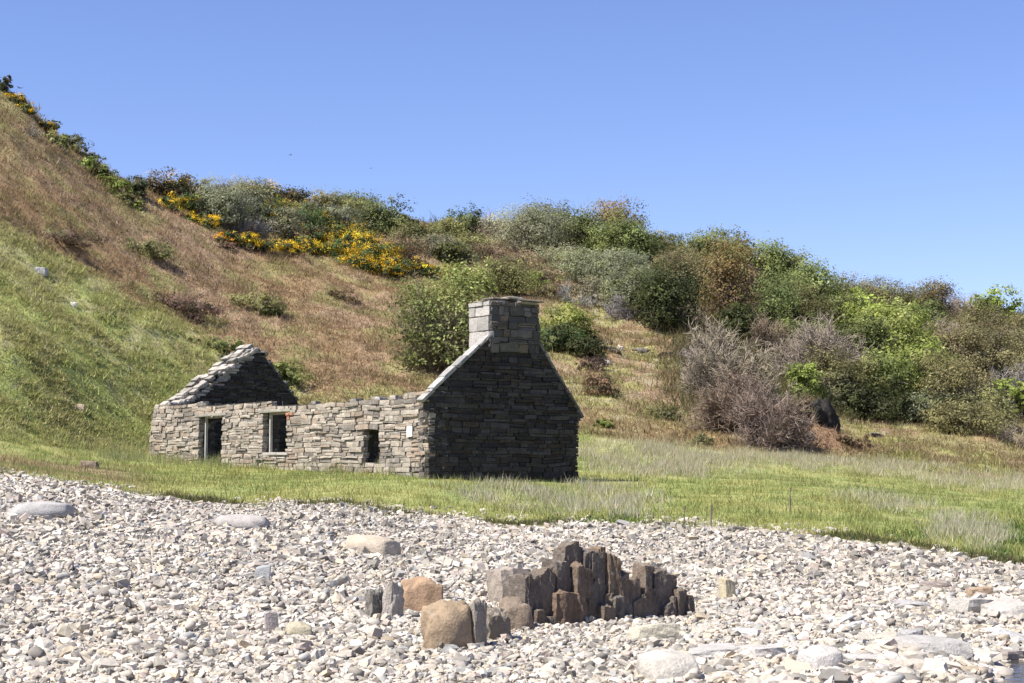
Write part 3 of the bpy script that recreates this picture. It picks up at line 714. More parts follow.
cover('hill_tussocks', 'thick grass tussocks on the lower left hillside', 'grass', f_row, sum(ROWS[:8]), 200000, .18, .035, .78, power=1.3, jit=.26, clump=26, crad=.16, u1=480,
      wfun=gm * sstep(470, 400, GU) * (.15 + sstep(.40, .60, fbm(GX * .9, GY * .9, 31.0, 3))), tint=[(.34, .35, .12), (.27, .29, .09), (.43, .39, .17), (.54, .47, .27)], mixw=.4)
cover('hill_tussocks', 'dark heathery tussocks scattered over the brown slope', 'heath', f_row, sum(ROWS[:9]), 80000, .26, .035, .7, power=1.3, jit=.3, clump=30, crad=.24, u1=720,
      wfun=np.clip(1.05 - gm, 0, 1) * sstep(.50, .64, fbm(GX * .5, GY * .5, 33.0, 3)), tint=[(.15, .135, .055), (.19, .15, .07), (.20, .14, .09), (.21, .19, .075)], mixw=.3)
# tussocks of longer grass
def msk(f): return f
tus = np.clip(n3 - .45, 0, 1) * 3 + .1
cover('meadow_tussocks', 'longer green tussocks in the meadow', 'grass', e_row + 6, f_row, 80000, .18, .022, .5, power=1.3, wfun=tus, clump=14, crad=.14, jit=.28)
def blob(*bs):
    w = np.zeros_like(GU)
    for (u, v, ru, rv, k) in bs: w = np.maximum(w, k * np.exp(-((GU - u) / ru) ** 2 - ((GV - v) / rv) ** 2))
    return np.where(w < .04, 0, w) * (.12 + sstep(.42, .62, fbm(GX * 1.1, GY * .6, 21.0, 3)))
STRAW = [(.52, .46, .31), (.45, .40, .25), (.58, .53, .39), (.34, .33, .15)]
PALE = [(.58, .52, .41), (.50, .45, .33), (.42, .40, .24), (.27, .29, .11)]
cover('dead_grass', 'pale dead grass standing along the back of the meadow right of the cottage', 'dead grass', e_row + 20, f_row + 12, 42000, .27, .02, .4,
      STRAW, .15, 1.2, blob((640, 456, 50, 9, 1), (720, 462, 60, 8, .8), (810, 462, 60, 6, 1), (900, 468, 60, 6, .6), (680, 466, 60, 8, .8), (1000, 482, 60, 8, .4)))
cover('dead_grass', 'whitish dead stalks and herbs growing at the foot of the chimney gable', 'dead grass', e_row + 10, f_row, 9000, .26, .022, .45,
      PALE, .15, 1.2, blob((585, 497, 26, 9, 1), (560, 505, 40, 10, .6), (520, 496, 40, 6, .8), (480, 490, 40, 5, .5), (620, 505, 30, 12, .7)))
cover('dead_grass', 'whitish dead stalks in a patch near the right edge of the meadow', 'dead grass', e_row + 4, f_row, 8000, .24, .02, .45,
      PALE, .15, 1.2, blob((965, 532, 26, 10, 1), (985, 540, 20, 9, .8), (940, 520, 20, 6, .5), (900, 508, 26, 6, .4), (860, 500, 30, 6, .3)))
cover('dead_grass', 'tall pale grass growing along the front wall of the cottage', 'dead grass', e_row + 20, f_row + 10, 8000, .34, .022, .35,
      [(.30, .30, .14), (.20, .25, .08), (.36, .33, .2)], .15, 1.2, blob((130, 452, 26, 7, 1), (170, 459, 20, 4, 1), (230, 463, 30, 4, .6), (300, 468, 40, 3, .5), (100, 445, 40, 8, .6), (370, 474, 40, 3, .4)))
cover('leafy_weeds', 'dark green leafy plants along the beach edge on the right', 'weeds', e_row, f_row, 7000, .12, .05, .65,
      [(.10, .16, .04), (.16, .22, .05), (.07, .11, .03)], .2, 1.2, blob((1000, 555, 26, 10, 1), (1015, 540, 16, 14, .9), (880, 540, 40, 7, .4), (625, 520, 20, 5, .6), (560, 520, 40, 4, .4)))
cover('bracken_litter', 'reddish brown dead bracken covering the slope', 'bracken', f_row, hs1, 170000, .22, .05, .8,
      [(.33, .215, .12), (.28, .18, .10), (.37, .26, .16), (.22, .15, .085)], .2, 1.4,
      np.clip((1 - rb) * (1 - gm * sstep(470, 380, GU)) * (1 - .75 * sstep(520, 600, GU)) * np.clip(1.5 - 2 * n2, .1, 1), 0, 1), mixw=.3)
cover('bramble_litter', 'tan dead stems and bracken on the low bank at the right', 'bracken', f_row, f_row + 60, 26000, .17, .05, .8,
      [(.30, .22, .13), (.34, .27, .16), (.24, .20, .08)], .2, 1.3, blob((920, 452, 50, 8, .8), (990, 460, 60, 7, .4), (640, 405, 70, 20, .25), (690, 440, 50, 10, .3), (840, 455, 40, 10, .8), (620, 325, 60, 12, .4), (770, 385, 40, 12, .9)))
cover('undergrowth', 'dark scrubby undergrowth beneath the trees on the right', 'undergrowth', f_row + 20, hs1, 190000, .75, .05, .6,
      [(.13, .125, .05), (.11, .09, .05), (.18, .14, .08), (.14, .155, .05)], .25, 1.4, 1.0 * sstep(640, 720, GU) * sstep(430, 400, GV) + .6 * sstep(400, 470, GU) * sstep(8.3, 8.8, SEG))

# ------------------------------------------------------------------ shrubs and trees
def prisms(A, B, ra, rb):
    d = B - A; L = np.linalg.norm(d, axis=1, keepdims=True); d = d / np.maximum(L, 1e-6)
    ref = np.where(np.abs(d[:, 2:3]) > .9, np.array([[1., 0, 0]]), np.array([[0, 0, 1.]]))
    s = np.cross(d, ref); s /= np.linalg.norm(s, axis=1, keepdims=True); t = np.cross(d, s)
    V = []
    for (P, r) in ((A, ra), (B, rb)):
        for k in range(3):
            an = 2.0944 * k; V.append(P + (s * math.cos(an) + t * math.sin(an)) * r[:, None])
    V = np.stack(V, 1).reshape(-1, 3)
    b = np.array([[0, 1, 4, 3], [1, 2, 5, 4], [2, 0, 3, 5]])
    return V, (b[None] + (np.arange(len(A)) * 6)[:, None, None]).reshape(-1, 4)

def twigs(r, rx, ry, hz, nstem, n2_, n3_, thick, spread=.9, wob=.25, sub=.42):
    """bare branches: stems from the base, side branches, fine twigs; returns segments with radii"""
    A, B, R0, R1 = [], [], [], []
    def grow(base, dirs, length, rad, nseg, wobble):
        tips = []; p = base; d = dirs
        for k in range(nseg):
            q = p + d * (length / nseg)[:, None]
            A.append(p); B.append(q); f0, f1 = 1 - k / nseg * .7, 1 - (k + 1) / nseg * .7
            R0.append(rad * f0); R1.append(rad * f1)
            tips.append((p, q, d)); p = q
            d = d + r.normal(0, wobble, d.shape); d[:, 2] += .05; d /= np.linalg.norm(d, axis=1, keepdims=True)
        return tips
    an = r.random(nstem) * 6.283; el = np.arccos(1 - r.random(nstem) * spread)
    ex = np.stack([np.cos(an) * np.sin(el), np.sin(an) * np.sin(el), np.cos(el)], -1)
    target = ex * np.array([rx, ry, hz]) * r.uniform(.65, 1.0, nstem)[:, None]
    base = np.stack([np.cos(an) * rx * .12 * r.random(nstem), np.sin(an) * ry * .12 * r.random(nstem), 0 * an - .1], -1)
    L = np.linalg.norm(target - base, axis=1); D = (target - base) / L[:, None]
    t1 = grow(base, D, L * .9, np.full(nstem, thick), 4, wob * .5)
    def side(ts, m, ln, rad, nseg):
        P = np.concatenate([t[0] for t in ts]); Q = np.concatenate([t[1] for t in ts]); Dd = np.concatenate([t[2] for t in ts])
        k = r.integers(0, len(P), m); f = r.random(m)[:, None]
        b = P[k] * (1 - f) + Q[k] * f
        d = Dd[k] + r.normal(0, .8, (m, 3)); d[:, 2] += .10; d /= np.linalg.norm(d, axis=1, keepdims=True)
        return grow(b, d, ln * r.uniform(.5, 1.2, m), np.full(m, rad), nseg, wob)
    R = (rx + ry + hz) / 3
    t2 = side(t1[1:], n2_, R * sub, thick * .5, 3)
    t3 = side(t2, n3_, R * sub * .5, thick * .28, 2)
    return np.concatenate(A), np.concatenate(B), np.concatenate(R0), np.concatenate(R1), np.concatenate([t[1] for t in t3])

def leaves(r, rx, ry, hz, n, size, pal, dens=.75, ragged=.18, nl=None, stretch=1.0, low=.1, dark=.0):
    """a crown of leaf faces: clumps spread over uneven lobes, gaps between them"""
    nl = nl or int(r.integers(7, 13))
    an = r.random(nl) * 6.283; rad = np.sqrt(r.random(nl)) * .66; zz = r.uniform(.22, .62, nl)
    C0 = np.stack([np.cos(an) * rad * rx, np.sin(an) * rad * ry, zz * hz], -1)
    lr = r.uniform(.36, .58, nl)
    top_room = (1 - zz); lr_z = np.minimum(lr, top_room + .04)
    ncl = max(24, n // 26)
    li = r.choice(nl, ncl, p=lr ** 2 / (lr ** 2).sum())
    d = r.normal(0, 1, (ncl, 3)); d[:, 2] = d[:, 2] * .9 + .25; d /= np.linalg.norm(d, axis=1, keepdims=True)
    f = np.clip(r.normal(.92, ragged, ncl), .3, 1.3)
    cc = C0[li] + d * f[:, None] * np.stack([lr[li] * rx, lr[li] * ry, lr_z[li] * hz], -1)
    cs = r.uniform(.10, .22, ncl) * (rx + hz) * .5
    lobe_tone = r.normal(1, .2, nl); pk = r.integers(0, len(pal), nl)
    ck = np.where(r.random(ncl) < .55, pk[li], r.integers(0, len(pal), ncl)); ct_ = lobe_tone[li] * r.normal(1, .22, ncl)
    k = r.integers(0, ncl, n)
    off = np.clip(r.normal(0, .55, (n, 3)), -1.1, 1.1); P = cc[k] + off * cs[k][:, None] * np.array([1, 1, .75])
    for ax, R in ((0, rx), (1, ry)):
        qa, qb = np.percentile(P[:, ax], (2, 98)); P[:, ax] = (P[:, ax] - (qa + qb) / 2) * (2 * R / (qb - qa))
    P[:, 2] *= hz / np.percentile(P[:, 2], 98.5)
    P[:, 2] = np.where(P[:, 2] < low * hz, low * hz + r.random(n) * .12 * hz, P[:, 2])
    nrm = d[k] * .9 + off * .4 + r.normal(0, .42, (n, 3)); nrm[:, 2] += .25; nrm /= np.linalg.norm(nrm, axis=1, keepdims=True)
    a = np.cross(nrm, r.normal(0, 1, (n, 3))); a /= np.linalg.norm(a, axis=1, keepdims=True); b = np.cross(nrm, a)
    s = (size * r.uniform(.6, 1.35, n))[:, None]
    V = np.stack([P - a * s * stretch, P - b * s * .55, P + a * s * stretch, P + b * s * .55], 1).reshape(-1, 3)
    col = 1.5 * np.array(pal)[ck][k] * (ct_[k] * r.normal(1, .12, n))[:, None]
    return V, np.arange(n * 4).reshape(n, 4), np.repeat(np.clip(col, .01, .9), 4, 0)

GREENA = [(.105, .123, .042), (.13, .147, .05), (.085, .10, .036), (.155, .168, .064)]
OLIVE = [(.135, .135, .055), (.165, .16, .065), (.11, .105, .045), (.19, .18, .075)]
KINDS = {
    # name, category, group, palette, leaf size m, leaves per pixel of crown, twig share, twig colour, stretch
    'gorse':   ('gorse_bush', 'gorse', 'gorse bushes on the hill', [(.055, .085, .03), (.075, .10, .035), (.045, .06, .028), (.10, .11, .04)], .075, 2.0, .3, (.12, .09, .06), 1.3),
    'darkgorse': ('gorse_bush', 'gorse', 'gorse bushes on the hill', [(.05, .055, .028), (.07, .06, .035), (.09, .07, .04), (.06, .075, .03)], .075, 2.0, .5, (.12, .085, .06), 1.3),
    'green':   ('green_bush', 'bush', 'green bushes on the slope', GREENA, .085, 2.0, .3, (.16, .13, .09), 1.0),
    'bright':  ('bright_bush', 'bush', 'bright green bushes', [(.155, .19, .042), (.19, .22, .05), (.12, .155, .036), (.22, .245, .07)], .085, 2.0, .3, (.18, .15, .1), 1.0),
    'dark':    ('dark_bush', 'bush', 'dark evergreen bushes', [(.048, .058, .022), (.066, .076, .027), (.04, .048, .02), (.09, .095, .034)], .085, 2.2, .3, (.1, .08, .06), 1.0),
    'sage':    ('willow_bush', 'willow', 'grey-green willow bushes', [(.18, .178, .11), (.21, .205, .135), (.15, .15, .088), (.17, .175, .08)], .06, 2.3, .7, (.25, .22, .17), 1.5),
    'olive':   ('scrub_bush', 'bush', 'olive scrub on the slope', OLIVE, .07, 1.9, .7, (.20, .165, .115), 1.1),
    'leafy':   ('leafy_bush', 'bush', 'leafy bushes behind the cottage', [(.17, .17, .058), (.20, .195, .07), (.14, .138, .052), (.22, .225, .085)], .085, 1.0, 1.3, (.2, .165, .115), 1.0),
    'brown':   ('heath_bush', 'bush', 'brown heathy bushes', [(.15, .10, .06), (.18, .125, .08), (.115, .085, .05), (.13, .115, .055)], .06, 1.7, .8, (.2, .15, .11), 1.1),
    'purple':  ('heather_clump', 'heather', 'dark heather clumps', [(.12, .075, .06), (.09, .06, .05), (.15, .10, .08), (.075, .07, .035)], .05, 2.0, .5, (.14, .1, .08), 1.1),
    'russet':  ('russet_tree', 'tree', 'trees with russet young leaves', [(.175, .12, .05), (.205, .145, .065), (.15, .125, .05), (.16, .14, .05)], .085, 1.3, 1.0, (.22, .17, .12), 1.0),
    'tree':    ('broadleaf_tree', 'tree', 'broadleaf trees on the wooded slope', [(.125, .145, .048), (.15, .17, .055), (.105, .12, .042), (.175, .185, .07)], .10, 1.9, .4, (.18, .15, .11), 1.0),
    'budding': ('budding_tree', 'tree', 'budding trees with thin olive leaf', [(.145, .135, .06), (.17, .155, .075), (.12, .11, .05), (.18, .15, .08)], .065, 1.4, 1.3, (.23, .19, .145), 1.1),
    'sycamore': ('sycamore_tree', 'tree', 'fresh green sycamores', [(.21, .25, .05), (.25, .285, .065), (.17, .21, .045), (.28, .305, .095)], .13, 1.5, .25, (.2, .17, .12), .9),
    'bare':    ('bare_shrub', 'shrub', 'leafless shrubs on the slope', None, 0, 0, 2.6, (.30, .245, .19), 1.0),
    'barebrown': ('bare_shrub', 'shrub', 'leafless shrubs on the slope', None, 0, 0, 2.6, (.225, .17, .125), 1.0),
    'baregrey': ('bare_shrub', 'shrub', 'leafless shrubs on the slope', None, 0, 0, 2.4, (.29, .265, .24), 1.0),
}
YEL = [(.46, .285, .008), (.52, .33, .015), (.40, .235, .006), (.48, .31, .035)]
nplants = 0
def plant(kind, u, v, wpx, hpx, label, flowers=0.0, petals=YEL, deep=.85, lean=0):
    """a shrub or tree rooted at the ground seen at (u, v)"""
    global nplants; nplants += 1
    r = np.random.default_rng(4000 + nplants)
    nm, cat, grp, pal, ls, lpp, tw, tc, st = KINDS[kind]
    p = pix(u, v); k = (p[1] * CA + p[2] * SA) / F
    wpx, hpx = wpx * 1.2, hpx * 1.12; rx, hz = wpx * k * .5, hpx * k; ry = rx * deep
    z0 = min(ground(p[0] + a, p[1] + b) for a, b in ((0, 0), (rx * .5, 0), (-rx * .5, 0)))
    loc = (p[0], p[1] + ry * .25, max(z0, p[2] - .35 * hz) - .02 * hz)
    e = tag(empty(nm, loc), label, cat, grp)
    area = wpx * hpx * .78
    ns = int(np.clip(area * .004 + 5, 5, 16)); t2, t3 = int(np.clip(area * .05 * tw, 16, 700)), int(np.clip(area * .45 * tw, 40, 11000))
    if pal is None: ns = int(np.clip(area * .004 + 8, 8, 26))
    thick = float(np.clip(.019 * hz ** .7, .015, .06))
    A, B, R0, R1, tips = twigs(r, rx * .92, ry * .92, hz * .93, ns, t2, t3, thick, 1.0 if pal is None else .85)
    mn = .13 * k
    V, Q = prisms(A, B, np.maximum(R0, mn), np.maximum(R1, mn * .8))
    V[:, 2] = np.maximum(V[:, 2], -.25)
    cc = np.array(tc) * np.repeat(r.normal(1, .18, (len(A), 1)), 6, 0) * (1 + .12 * (r.random(3) - .5))
    big = nm.endswith('tree')
    mk('trunk' if big else 'stems', V, Q, M_BARK, e, cc)
    if pal is not None:
        n = int(np.clip(area * lpp * (1.7 / max(ls / k, .8)) ** 1.2 * 1.25, 300, 16000))
        V, Q, cc = leaves(r, rx, ry, hz, n, ls, pal, stretch=st, ragged=.2 if not big else .16)
        tone = r.normal(1, .09); cc = cc * tone * (1 + .1 * (r.random(3) - .5))
        mk('crown' if big else 'foliage', V, Q, M_LEAF, e, cc)
    if flowers > 0:
        n = int(np.clip(area * flowers * 4.0, 60, 7000))
        V, Q, cc = leaves(r, rx * 1.04, ry * 1.04, hz * 1.05, int(n * 1.5), .045, petals, ragged=.12, low=.12)
        mk('blossom', V, Q, M_PETAL, e, cc)
    return e
B = plant
# --- brow of the left hill
B('darkgorse', 3, 92, 13, 17, 'dark round bush alone on the very top of the hill, at the left edge')
B('gorse', 15, 103, 15, 11, 'yellow flowering gorse highest up the left skyline', .7)
B('gorse', 25, 111, 14, 10, 'yellow gorse just below the highest gorse on the left skyline', .7)
B('baregrey', 27, 131, 26, 18, 'grey leafless scrub below the gorse on the upper left brow')
B('gorse', 45, 131, 20, 14, 'gorse with thin yellow flower above the green bush on the left brow', .4)
B('green', 51, 143, 24, 15, 'green bush below the thin flowered gorse on the left brow')
B('olive', 68, 146, 28, 17, 'olive grey scrub midway down the left skyline')
B('olive', 86, 162, 24, 18, 'second clump of olive scrub on the left skyline, lower down')
B('bright', 83, 168, 20, 14, 'yellow-green bush under the olive scrub on the left brow')
B('green', 101, 180, 22, 16, 'upper one of three fresh green bushes in a row down the left brow')
B('bright', 114, 191, 26, 20, 'largest of three fresh green bushes in a row down the left brow')
B('green', 127, 202, 18, 14, 'lowest of three fresh green bushes in a row down the left brow')
B('bright', 137, 209, 10, 9, 'tiny green bush at the foot of the row on the left brow')
# --- the gorse ridge
B('darkgorse', 133, 193, 22, 16, 'low dark scrub where the left brow meets the gorse ridge')
B('darkgorse', 168, 203, 46, 31, 'dark brown gorse dome topped with yellow at the left end of the ridge', .16)
B('gorse', 165, 207, 20, 13, 'small gorse with yellow flower low on the left of the dark gorse dome', .6)
B('gorse', 180, 211, 24, 18, 'small gorse with yellow flower low on the right of the dark gorse dome', .7)
B('baregrey', 197, 214, 34, 34, 'grey bare bush directly right of the dark gorse dome')
B('sage', 216, 222, 54, 42, 'grey-green willow at the left end of the ridge skyline')
B('baregrey', 232, 228, 42, 40, 'pale grey leafless bush in front of the left willows')
B('sage', 246, 222, 38, 40, 'grey-green willow between the pale leafless bush and the orange gorse')
B('gorse', 193, 222, 20, 11, 'small yellow gorse on the left edge of the brown slope', .9)
B('gorse', 206, 226, 22, 12, 'yellow gorse next along the edge of the brown slope', .9)
B('gorse', 260, 212, 28, 30, 'tall orange-yellow gorse standing on the ridge skyline', .75)
B('baregrey', 258, 234, 30, 28, 'grey bare scrub under the tall orange-yellow gorse')
B('gorse', 228, 242, 24, 11, 'low orange gorse, first in the line along the top of the brown slope', .9, [(.42, .17, .005), (.45, .22, .01)])
B('gorse', 245, 246, 28, 15, 'low orange gorse, second in the line along the top of the brown slope', .9)
B('gorse', 264, 250, 26, 12, 'low yellow gorse, third in the line along the top of the brown slope', .9)
B('gorse', 284, 252, 26, 14, 'low orange gorse under the big green gorse', .9)
B('sage', 280, 236, 36, 28, 'grey willow between the orange gorse and the big green gorse')
B('darkgorse', 285, 204, 38, 20, 'brownish scrub on the skyline above the big green gorse', .12)
B('green', 276, 192, 16, 11, 'small dark green bush on the skyline over the brownish scrub')
B('gorse', 299, 233, 46, 28, 'big green gorse with little flower in the middle of the ridge', .06)
B('darkgorse', 312, 244, 26, 18, 'dark bush at the foot of the big green gorse')
B('baregrey', 306, 206, 30, 18, 'grey twiggy bush on the skyline right of the brownish scrub')
B('olive', 322, 208, 34, 22, 'olive bush on the skyline left of the broad green one')
B('green', 346, 210, 46, 26, 'broad green bush on the ridge skyline above the yellow gorse')
B('sage', 338, 226, 40, 24, 'grey-green bush just under the broad green skyline bush')
B('olive', 362, 228, 36, 30, 'olive bush on the falling skyline left of the rounded green bush')
B('green', 384, 234, 36, 36, 'rounded green bush on the falling skyline')
B('green', 402, 236, 26, 24, 'fresh green bush at the right end of the falling skyline')
B('dark', 350, 234, 26, 14, 'dark bush above the main gorse patch')
for (u, v, w, hh, l) in [(304, 252, 28, 16, 'yellow gorse at the left end of the main flowering patch'), (324, 250, 30, 18, 'yellow gorse in the upper left of the main flowering patch'),
        (345, 240, 32, 17, 'yellow gorse forming the top of the main flowering patch'), (338, 258, 34, 18, 'yellow gorse in the left middle of the main flowering patch'),
        (360, 252, 36, 20, 'dense yellow gorse in the middle of the main flowering patch'), (356, 267, 34, 16, 'yellow gorse along the lower left edge of the main flowering patch'),
        (378, 262, 34, 18, 'dense yellow gorse in the right middle of the main flowering patch'), (380, 273, 36, 14, 'yellow gorse along the lower right edge of the main flowering patch'),
        (398, 271, 32, 15, 'yellow gorse low in the right part of the main flowering patch'), (416, 273, 26, 12, 'small yellow gorse at the right tip of the flowering patch'),
        (432, 274, 20, 10, 'last tiny yellow gorse right of the flowering patch')]:
    B('gorse', u, v, w, hh, l, .75 if u < 410 else .5)
B('baregrey', 376, 272, 30, 10, 'grey dead scrub among the yellow gorse')
B('brown', 400, 258, 46, 26, 'brown heath scrub right of the gorse, above its tip')
B('olive', 424, 250, 40, 28, 'olive scrub on the middle skyline left of the purple-grey bush')
B('sage', 436, 258, 34, 24, 'grey-green scrub under the olive scrub of the middle skyline')
B('green', 464, 236, 30, 28, 'green bush on the skyline left of the purple-grey bare bush')
B('olive', 448, 236, 30, 18, 'low olive bush at the dip of the skyline')
B('bare', 492, 236, 46, 26, 'purple-grey leafless bush on the skyline left of the big sage willow')
B('olive', 472, 250, 34, 18, 'low olive scrub beneath the purple-grey leafless bush')
B('brown', 486, 262, 44, 20, 'brown heath patch left of the big sage willow')
B('green', 555, 240, 52, 36, 'olive-green rounded bush on the skyline behind the big sage willow')
B('sage', 530, 254, 68, 48, 'big rounded sage-grey willow above the chimney')
B('green', 578, 250, 46, 36, 'bright rimmed green bush right of the big sage willow, dark beneath')
B('brown', 520, 268, 50, 18, 'brown scrub at the foot of the big sage willow')
B('russet', 616, 246, 50, 46, 'tall bush with reddish young leaves breaking the skyline')
B('green', 622, 264, 48, 46, 'green bush in front of the tall reddish bush')
B('green', 642, 272, 40, 44, 'rounded green bush at lower right of the tall reddish bush')
B('russet', 655, 262, 26, 28, 'brown leaved bush right of the tall reddish bush')
B('sage', 590, 282, 52, 30, 'upper sage willow on the slope right of the chimney')
B('sage', 618, 292, 56, 40, 'broad sage willow on the slope under the reddish bush')
B('sage', 600, 308, 36, 28, 'small greener willow on the slope right of the chimney')
B('baregrey', 572, 304, 50, 26, 'grey bare scrub close right of the chimney top')
B('sage', 634, 314, 46, 46, 'grey willow left of the tall dark bush')
B('baregrey', 622, 320, 40, 30, 'grey leafless scrub at the foot of the willows')
B('dark', 668, 332, 50, 58, 'tall dark evergreen bush on the slope between willows and bare shrubs')
B('olive', 658, 296, 40, 24, 'yellow-olive bush directly above the tall dark bush')
B('budding', 690, 296, 44, 46, 'grey-olive budding tree left of the russet tree')
B('green', 682, 256, 44, 24, 'green bush on the skyline right of the brown leaved bush')
B('green', 702, 262, 40, 24, 'olive green skyline bush left of the wooded crest')
# --- the wooded slope
B('tree', 722, 270, 46, 40, 'green tree at the left end of the wooded crest')
B('tree', 746, 278, 46, 40, 'green tree behind the russet tree on the wooded crest')
B('russet', 731, 326, 52, 84, 'orange-brown russet tree in front of the wooded crest')
B('bare', 752, 296, 40, 40, 'pinkish bare tree between the russet tree and the green crest')
B('tree', 768, 290, 50, 50, 'full green tree right of the pinkish bare tree')
B('tree', 790, 298, 52, 50, 'broad green tree on the wooded crest, second from its right end')
B('tree', 814, 310, 50, 44, 'green tree at the right end of the wooded crest')
B('green', 770, 325, 54, 44, 'dark green tree lower on the slope right of the russet tree')
B('olive', 800, 330, 56, 44, 'olive tree in the middle of the wooded slope')
B('green', 832, 334, 50, 40, 'mid green bush left of the bright sycamores')
B('dark', 742, 340, 34, 36, 'dark hollow bush at the foot of the russet tree')
B('budding', 850, 304, 52, 30, 'brown-olive budding tree, leftmost on the low right skyline')
B('budding', 878, 308, 50, 30, 'brown-olive budding tree, second on the low right skyline')
B('budding', 908, 314, 50, 32, 'brown-olive budding tree, third on the low right skyline')
B('russet', 936, 318, 44, 36, 'rounded brownish tree on the right skyline')
B('green', 926, 326, 36, 26, 'olive green bush at lower left of the rounded brownish tree')
B('bare', 966, 322, 44, 34, 'purplish bare tree on the right skyline beside the bright sycamore')
B('sycamore', 1002, 330, 42, 38, 'fresh green sycamore on the skyline at the right edge')
B('budding', 984, 340, 46, 36, 'olive budding tree under the right skyline sycamore')
B('budding', 1020, 350, 44, 34, 'olive budding tree at the right edge below the sycamore')
B('bare', 940, 346, 52, 40, 'bluish grey bare tree right of the bright sycamores')
B('sycamore', 864, 330, 40, 34, 'topmost bright sycamore of the fresh green group')
B('sycamore', 880, 350, 56, 48, 'wide bright sycamore under the topmost one')
B('sycamore', 905, 372, 56, 60, 'bright sycamore in the middle of the fresh green group')
B('sycamore', 920, 408, 62, 62, 'lowest bright sycamore, reaching down to the bracken bank')
B('tree', 860, 372, 56, 54, 'darker green tree at the left of the bright sycamores')
B('tree', 884, 408, 62, 54, 'mid green tree below the bright sycamores')
B('olive', 846, 402, 60, 52, 'dark olive tree right of the leafless shrubs')
B('dark', 868, 418, 54, 40, 'dark evergreen bush at the foot of the wooded slope')
B('sage', 836, 408, 34, 32, 'grey-green bush in the dark hollow right of the small bright bush')
B('budding', 962, 376, 58, 52, 'brown-olive budding tree right of the middle sycamore')
B('budding', 958, 422, 62, 62, 'tall olive budding tree in front of the bluish grey bare tree')
B('budding', 1000, 382, 58, 48, 'brownish budding tree above the bare grey tree at the right')
B('baregrey', 1012, 412, 60, 60, 'bare grey tree at the right edge of the wooded slope')
B('sycamore', 1010, 414, 36, 32, 'small yellow-green sycamore low at the right edge')
B('olive', 985, 428, 46, 36, 'olive bush between the tall budding tree and the low right sycamore')
B('dark', 905, 420, 40, 26, 'dark bush under the lowest bright sycamore')
B('sage', 926, 424, 44, 28, 'small grey-green bush at the edge of the bracken bank')
B('olive', 966, 436, 62, 32, 'yellow-olive broom bush on the bank at lower right')
B('bare', 1008, 445, 62, 38, 'pinkish bare thicket at the right edge above the meadow')
B('bare', 822, 392, 96, 86, 'large grey-pink leafless shrub spreading in front of the wooded slope')
B('barebrown', 772, 352, 56, 50, 'dark brown leafless shrub left of the large grey-pink one')
B('bare', 792, 380, 60, 56, 'grey leafless shrub behind the grey-pink thicket')
B('bare', 728, 408, 92, 100, 'tall pale pinkish leafless shrub at the left of the bare thicket')
B('baregrey', 712, 396, 50, 78, 'whitish stemmed leafless shrub at the left edge of the bare thicket')
B('barebrown', 735, 432, 92, 66, 'brown leafless shrub low on the left of the bare thicket')
B('barebrown', 772, 452, 84, 78, 'dense brown leafless thicket reaching down to the meadow')
B('bright', 806, 404, 28, 38, 'small bright green bush on the earth mound right of the bare thicket')
# --- behind and beside the cottage
B('leafy', 446, 372, 84, 98, 'big leafy olive bush directly behind the left side of the chimney')
B('leafy', 418, 322, 36, 38, 'leafy green bush at upper left of the big olive bush')
B('bright', 470, 290, 44, 26, 'yellow-green bush above the big olive bush')
B('olive', 508, 296, 44, 34, 'olive bush directly above the chimney')
B('bright', 534, 292, 26, 20, 'small bright bush right above the chimney top')
B('gorse', 560, 353, 40, 26, 'dark green gorse close against the right side of the chimney')
B('bright', 566, 345, 50, 36, 'yellow-green top growth on the slope right of the chimney')
B('dark', 586, 358, 32, 18, 'dark low bush at the right foot of the chimney gorse')
B('purple', 592, 372, 22, 14, 'pinkish heather clump below the dark low bush')
B('brown', 600, 396, 26, 24, 'pinkish brown bramble clump right of the gable')
# --- low scrub on the open slopes
B('purple', 178, 308, 64, 16, 'long dark heather clump on the slope above the far gable')
B('purple', 192, 322, 20, 12, 'small dark heather clump under the long one')
B('olive', 146, 252, 40, 18, 'olive scrub patch in the middle of the left slope')
B('purple', 226, 250, 14, 9, 'tiny dark bush on the brown slope under the orange gorse')
B('olive', 256, 310, 44, 20, 'olive scrub patch on the brown slope behind the cottage')
B('dark', 268, 316, 20, 9, 'dark little bush at the foot of the olive scrub patch')
B('purple', 60, 240, 60, 14, 'brown heather band across the upper left slope')
B('green', 215, 348, 46, 14, 'green tussocky bush just behind the far gable, at its left')
B('green', 285, 385, 34, 20, 'green bush just behind the far gable, at its right')
B('brown', 340, 300, 34, 12, 'low brown scrub on the slope left of the big olive bush')
B('olive', 660, 420, 36, 14, 'low olive scrub on the slope right of the gable')
B('bright', 604, 428, 16, 8, 'small green plant on the brown slope right of the gable')
# small scrub between the gorse, the skyline and the chimney
B('olive', 410, 246, 34, 22, 'olive scrub at the foot of the falling skyline, right of the rounded green bush')
B('green', 446, 262, 30, 20, 'small green bush above the upper left of the big olive bush')
B('sage', 462, 262, 28, 18, 'small grey-green bush left of the middle brown heath patch')
B('olive', 505, 282, 34, 18, 'low olive scrub on the slope between chimney and brown heath')
B('brown', 540, 282, 40, 18, 'low brown scrub below the big sage willow')
B('brown', 556, 300, 36, 18, 'brown scrub beside the grey bare scrub right of the chimney top')
B('sage', 560, 268, 44, 22, 'low grey-green scrub at the right foot of the big sage willow')
B('olive', 640, 300, 34, 22, 'olive scrub in a gap among the sage willows')
B('budding', 676, 282, 40, 34, 'thin olive budding tree above the tall dark bush')
B('budding', 706, 300, 40, 44, 'thin budding tree tight against the left of the russet tree')
B('green', 664, 258, 34, 24, 'small green skyline bush just right of the tall reddish bush')
